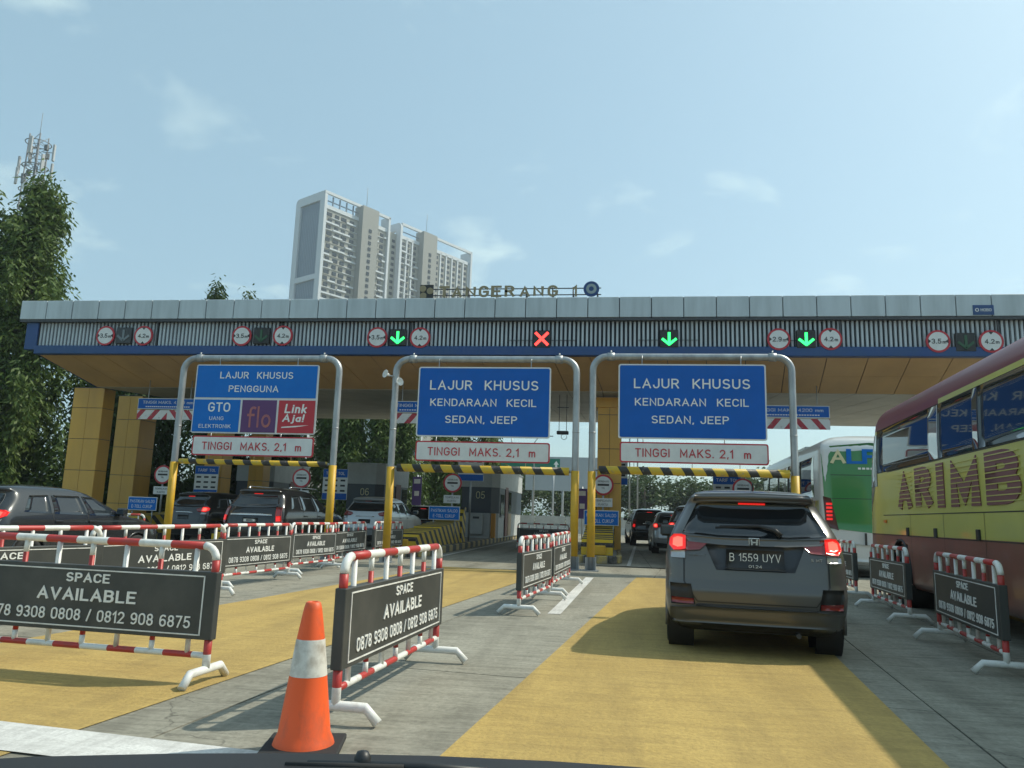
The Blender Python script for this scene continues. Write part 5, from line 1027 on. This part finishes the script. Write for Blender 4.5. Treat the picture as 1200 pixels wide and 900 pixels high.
abox('end_wall', .35, 1.2, 2.2, 19.8, 0, TH - 3, apt_g)
def frame(x0, x1, y0, y1, zt, r=2.2, w=1.6):
    """a white portal: two legs and a beam with rounded corners, in the yz plane at the building's end"""
    o = [(y0, 0), (y0, zt - r)] + [(y0 + r - r * math.cos(a), zt - r + r * math.sin(a)) for a in np.linspace(0, 1.5708, 6)[1:]] + [(y1 - r + r * math.sin(a), zt - r + r * math.cos(a)) for a in np.linspace(0, 1.5708, 6)] + [(y1, 0)]
    i = [(y1 - w * 2.2, 0), (y1 - w * 2.2, zt - w * 2.6), (y0 + w * 2.2, zt - w * 2.6), (y0 + w * 2.2, 0)]
    mb = MB(); n = len(o)
    for (a, b) in ((x0, 1), (x1, -1)): pass
    P = o + i; m = len(P)
    vs = [(x0, y, z) for y, z in P] + [(x1, y, z) for y, z in P]
    mb.add(vs, [tuple(reversed(range(m))), tuple(range(m, 2 * m))] + [(k, (k + 1) % m, (k + 1) % m + m, k + m) for k in range(m)], apt_w); return mb.build('portal_frame', t)
frame(-.6, .9, 0, 22, TH); abox('frame_band', -.5, .6, 3.4, 18.6, TH - 42, TH - 39.5, apt_w)
abox('roof_beam', -.6, 40, .0, 1.1, TH - 1.3, TH, apt_w); abox('end_column', 38.8, 40, 0, 6, 0, TH - .2, apt_w); abox('roof_beam_back', .9, 40, 20.9, 22, TH - 1.3, TH, apt_w)
abox('parapet', 1.2, 38.8, 1.0, 1.8, TH - 8, TH - 6.2, apt_w)
frame(47.0, 48.4, 0, 22, TH); abox('roof_beam', 48, 101.6, 0, 1.1, TH - 1.3, TH, apt_w); abox('end_column', 100.6, 101.8, 0, 8, 0, TH - .2, apt_w); abox('parapet', 48.4, 100.6, 1.0, 1.8, TH - 8, TH - 6.2, apt_w)
cA = abox('stair_core', 20.5, 30.5, -2.0, 4, 0, TH - .6, apt_core); cB = abox('stair_core', 61.5, 71.5, -2.0, 4, 0, TH - .6, apt_core)
for x in (5, 9, 13, 17): abox('roof_post', x, x + .5, 1.4, 1.9, TH - 6.5, TH - 1.3, apt_g)
for z in (TH - 4.2,): abox('roof_rail', 1, 20.5, 1.5, 1.9, z, z + .4, apt_g); abox('roof_rail', 50, 61.5, 1.5, 1.9, z, z + .4, apt_g)
for x in (24, 65): MB().tube([(x, 0, TH + .8), (x, 0, TH + 10)], .12, st, 5).build('lightning_rod', t)
winm = None; ledm = {}
def pane(par, x, y, z, w, h):
    global winm
    if winm is None: winm = MB().box((0, 0, 0), (1, .35, 1), apt_win).build('window', par); o = winm
    else: o = place('window', winm.data, par)
    o.location = (x, y, z); o.scale = (w, 1, h)
fl = 3.05
for f in range(19):
    z = TH - 10.3 - f * fl
    for x in (3.5, 8.0, 12.0, 16.8): pane(wallA, x + (.5 if f % 2 else 0), 1.42, z, 2.3 + .6 * ((f * 7 + int(x)) % 3 == 0), 1.75)
    for x in (32.5, 35.8): pane(wallA, x, 1.42, z, 2.0, 1.75)
    for x in (41.5, 45): pane(wallL, x, 2.92, z, 1.8, 1.5)
    for x in (50.5, 54, 58.5): pane(wallB, x, 1.42, z, 1.6, 1.6)
    for x in (75, 79.5, 84, 88.5, 93, 97.5): pane(wallB, x, 1.42, z, 1.9, 1.6)
    pane(cA, 25.5, -2.08, z - 2, 1.6, 1.7); pane(cB, 66.5, -2.08, z - 2, 1.6, 1.7)
    # balcony slabs: uneven white ledges
    if f < 18:
        for x0, x1, par in ((1.4, 20.2, wallA), (30.6, 38.6, wallA), (48.6, 61.3, wallB)):
            xa = x0
            while xa < x1 - 1:
                xb = min(x1, xa + random.choice((3.2, 4.4, 5.6))); dd = random.choice((.25, .5, .9)); abox('ledge', xa, xb - .15, 1.5 - dd, 1.5, z - 1.55, z - (1.25 if dd < .6 else .75), apt_w if dd > .3 else apt_c, par); xa = xb
for x in (73, 77.2, 81.7, 86.2, 90.7, 95.2, 99.5, 52.2, 56.2): abox('white_fin', x, x + .9, 1.0, 1.55, 60, TH - 7, apt_w)
for k in range(12): abox('end_louver', .25, .36, 3.6 + k * 1.3, 4.1 + k * 1.3, 40, TH - 8, mat('apartment_louver', (.21, .27, .33), .5))
t2 = thing('white_building', 'white slab block with vertical fins seen under the canopy', 'building', (-47.5, 150, 0), R(59))
b = MB().box((6, 5, 11), (12, 10, 22), apt_w).build('wall', t2)
for f in range(6):
    for x in (1.5, 4.5, 7.5, 10.5): o = place('window', winm.data, b, (x, -.05, 9 + f * 2.3)); o.scale = (1.0, 1, 1.3)
for x in (0, 3, 6, 9, 11.6): MB().box((x + .2, -.25, 13), (.4, .5, 18), apt_w).build('fin', t2)

# ------------------------------------------------------------------ hazy air
hm = bpy.data.materials.new('hazy_air'); hm.use_nodes = True; hn = hm.node_tree.nodes; hn.remove(hn['Principled BSDF']); pv = hn.new('ShaderNodeVolumePrincipled')
pv.inputs['Color'].default_value = (.86, .93, 1.0, 1); pv.inputs['Density'].default_value = 0.0005; pv.inputs['Anisotropy'].default_value = .35; hm.node_tree.links.new(pv.outputs[0], hn['Material Output'].inputs['Volume'])
hz = MB().box((-10, 210, 79), (760, 640, 162), hm).build('haze'); hz['kind'] = 'stuff'
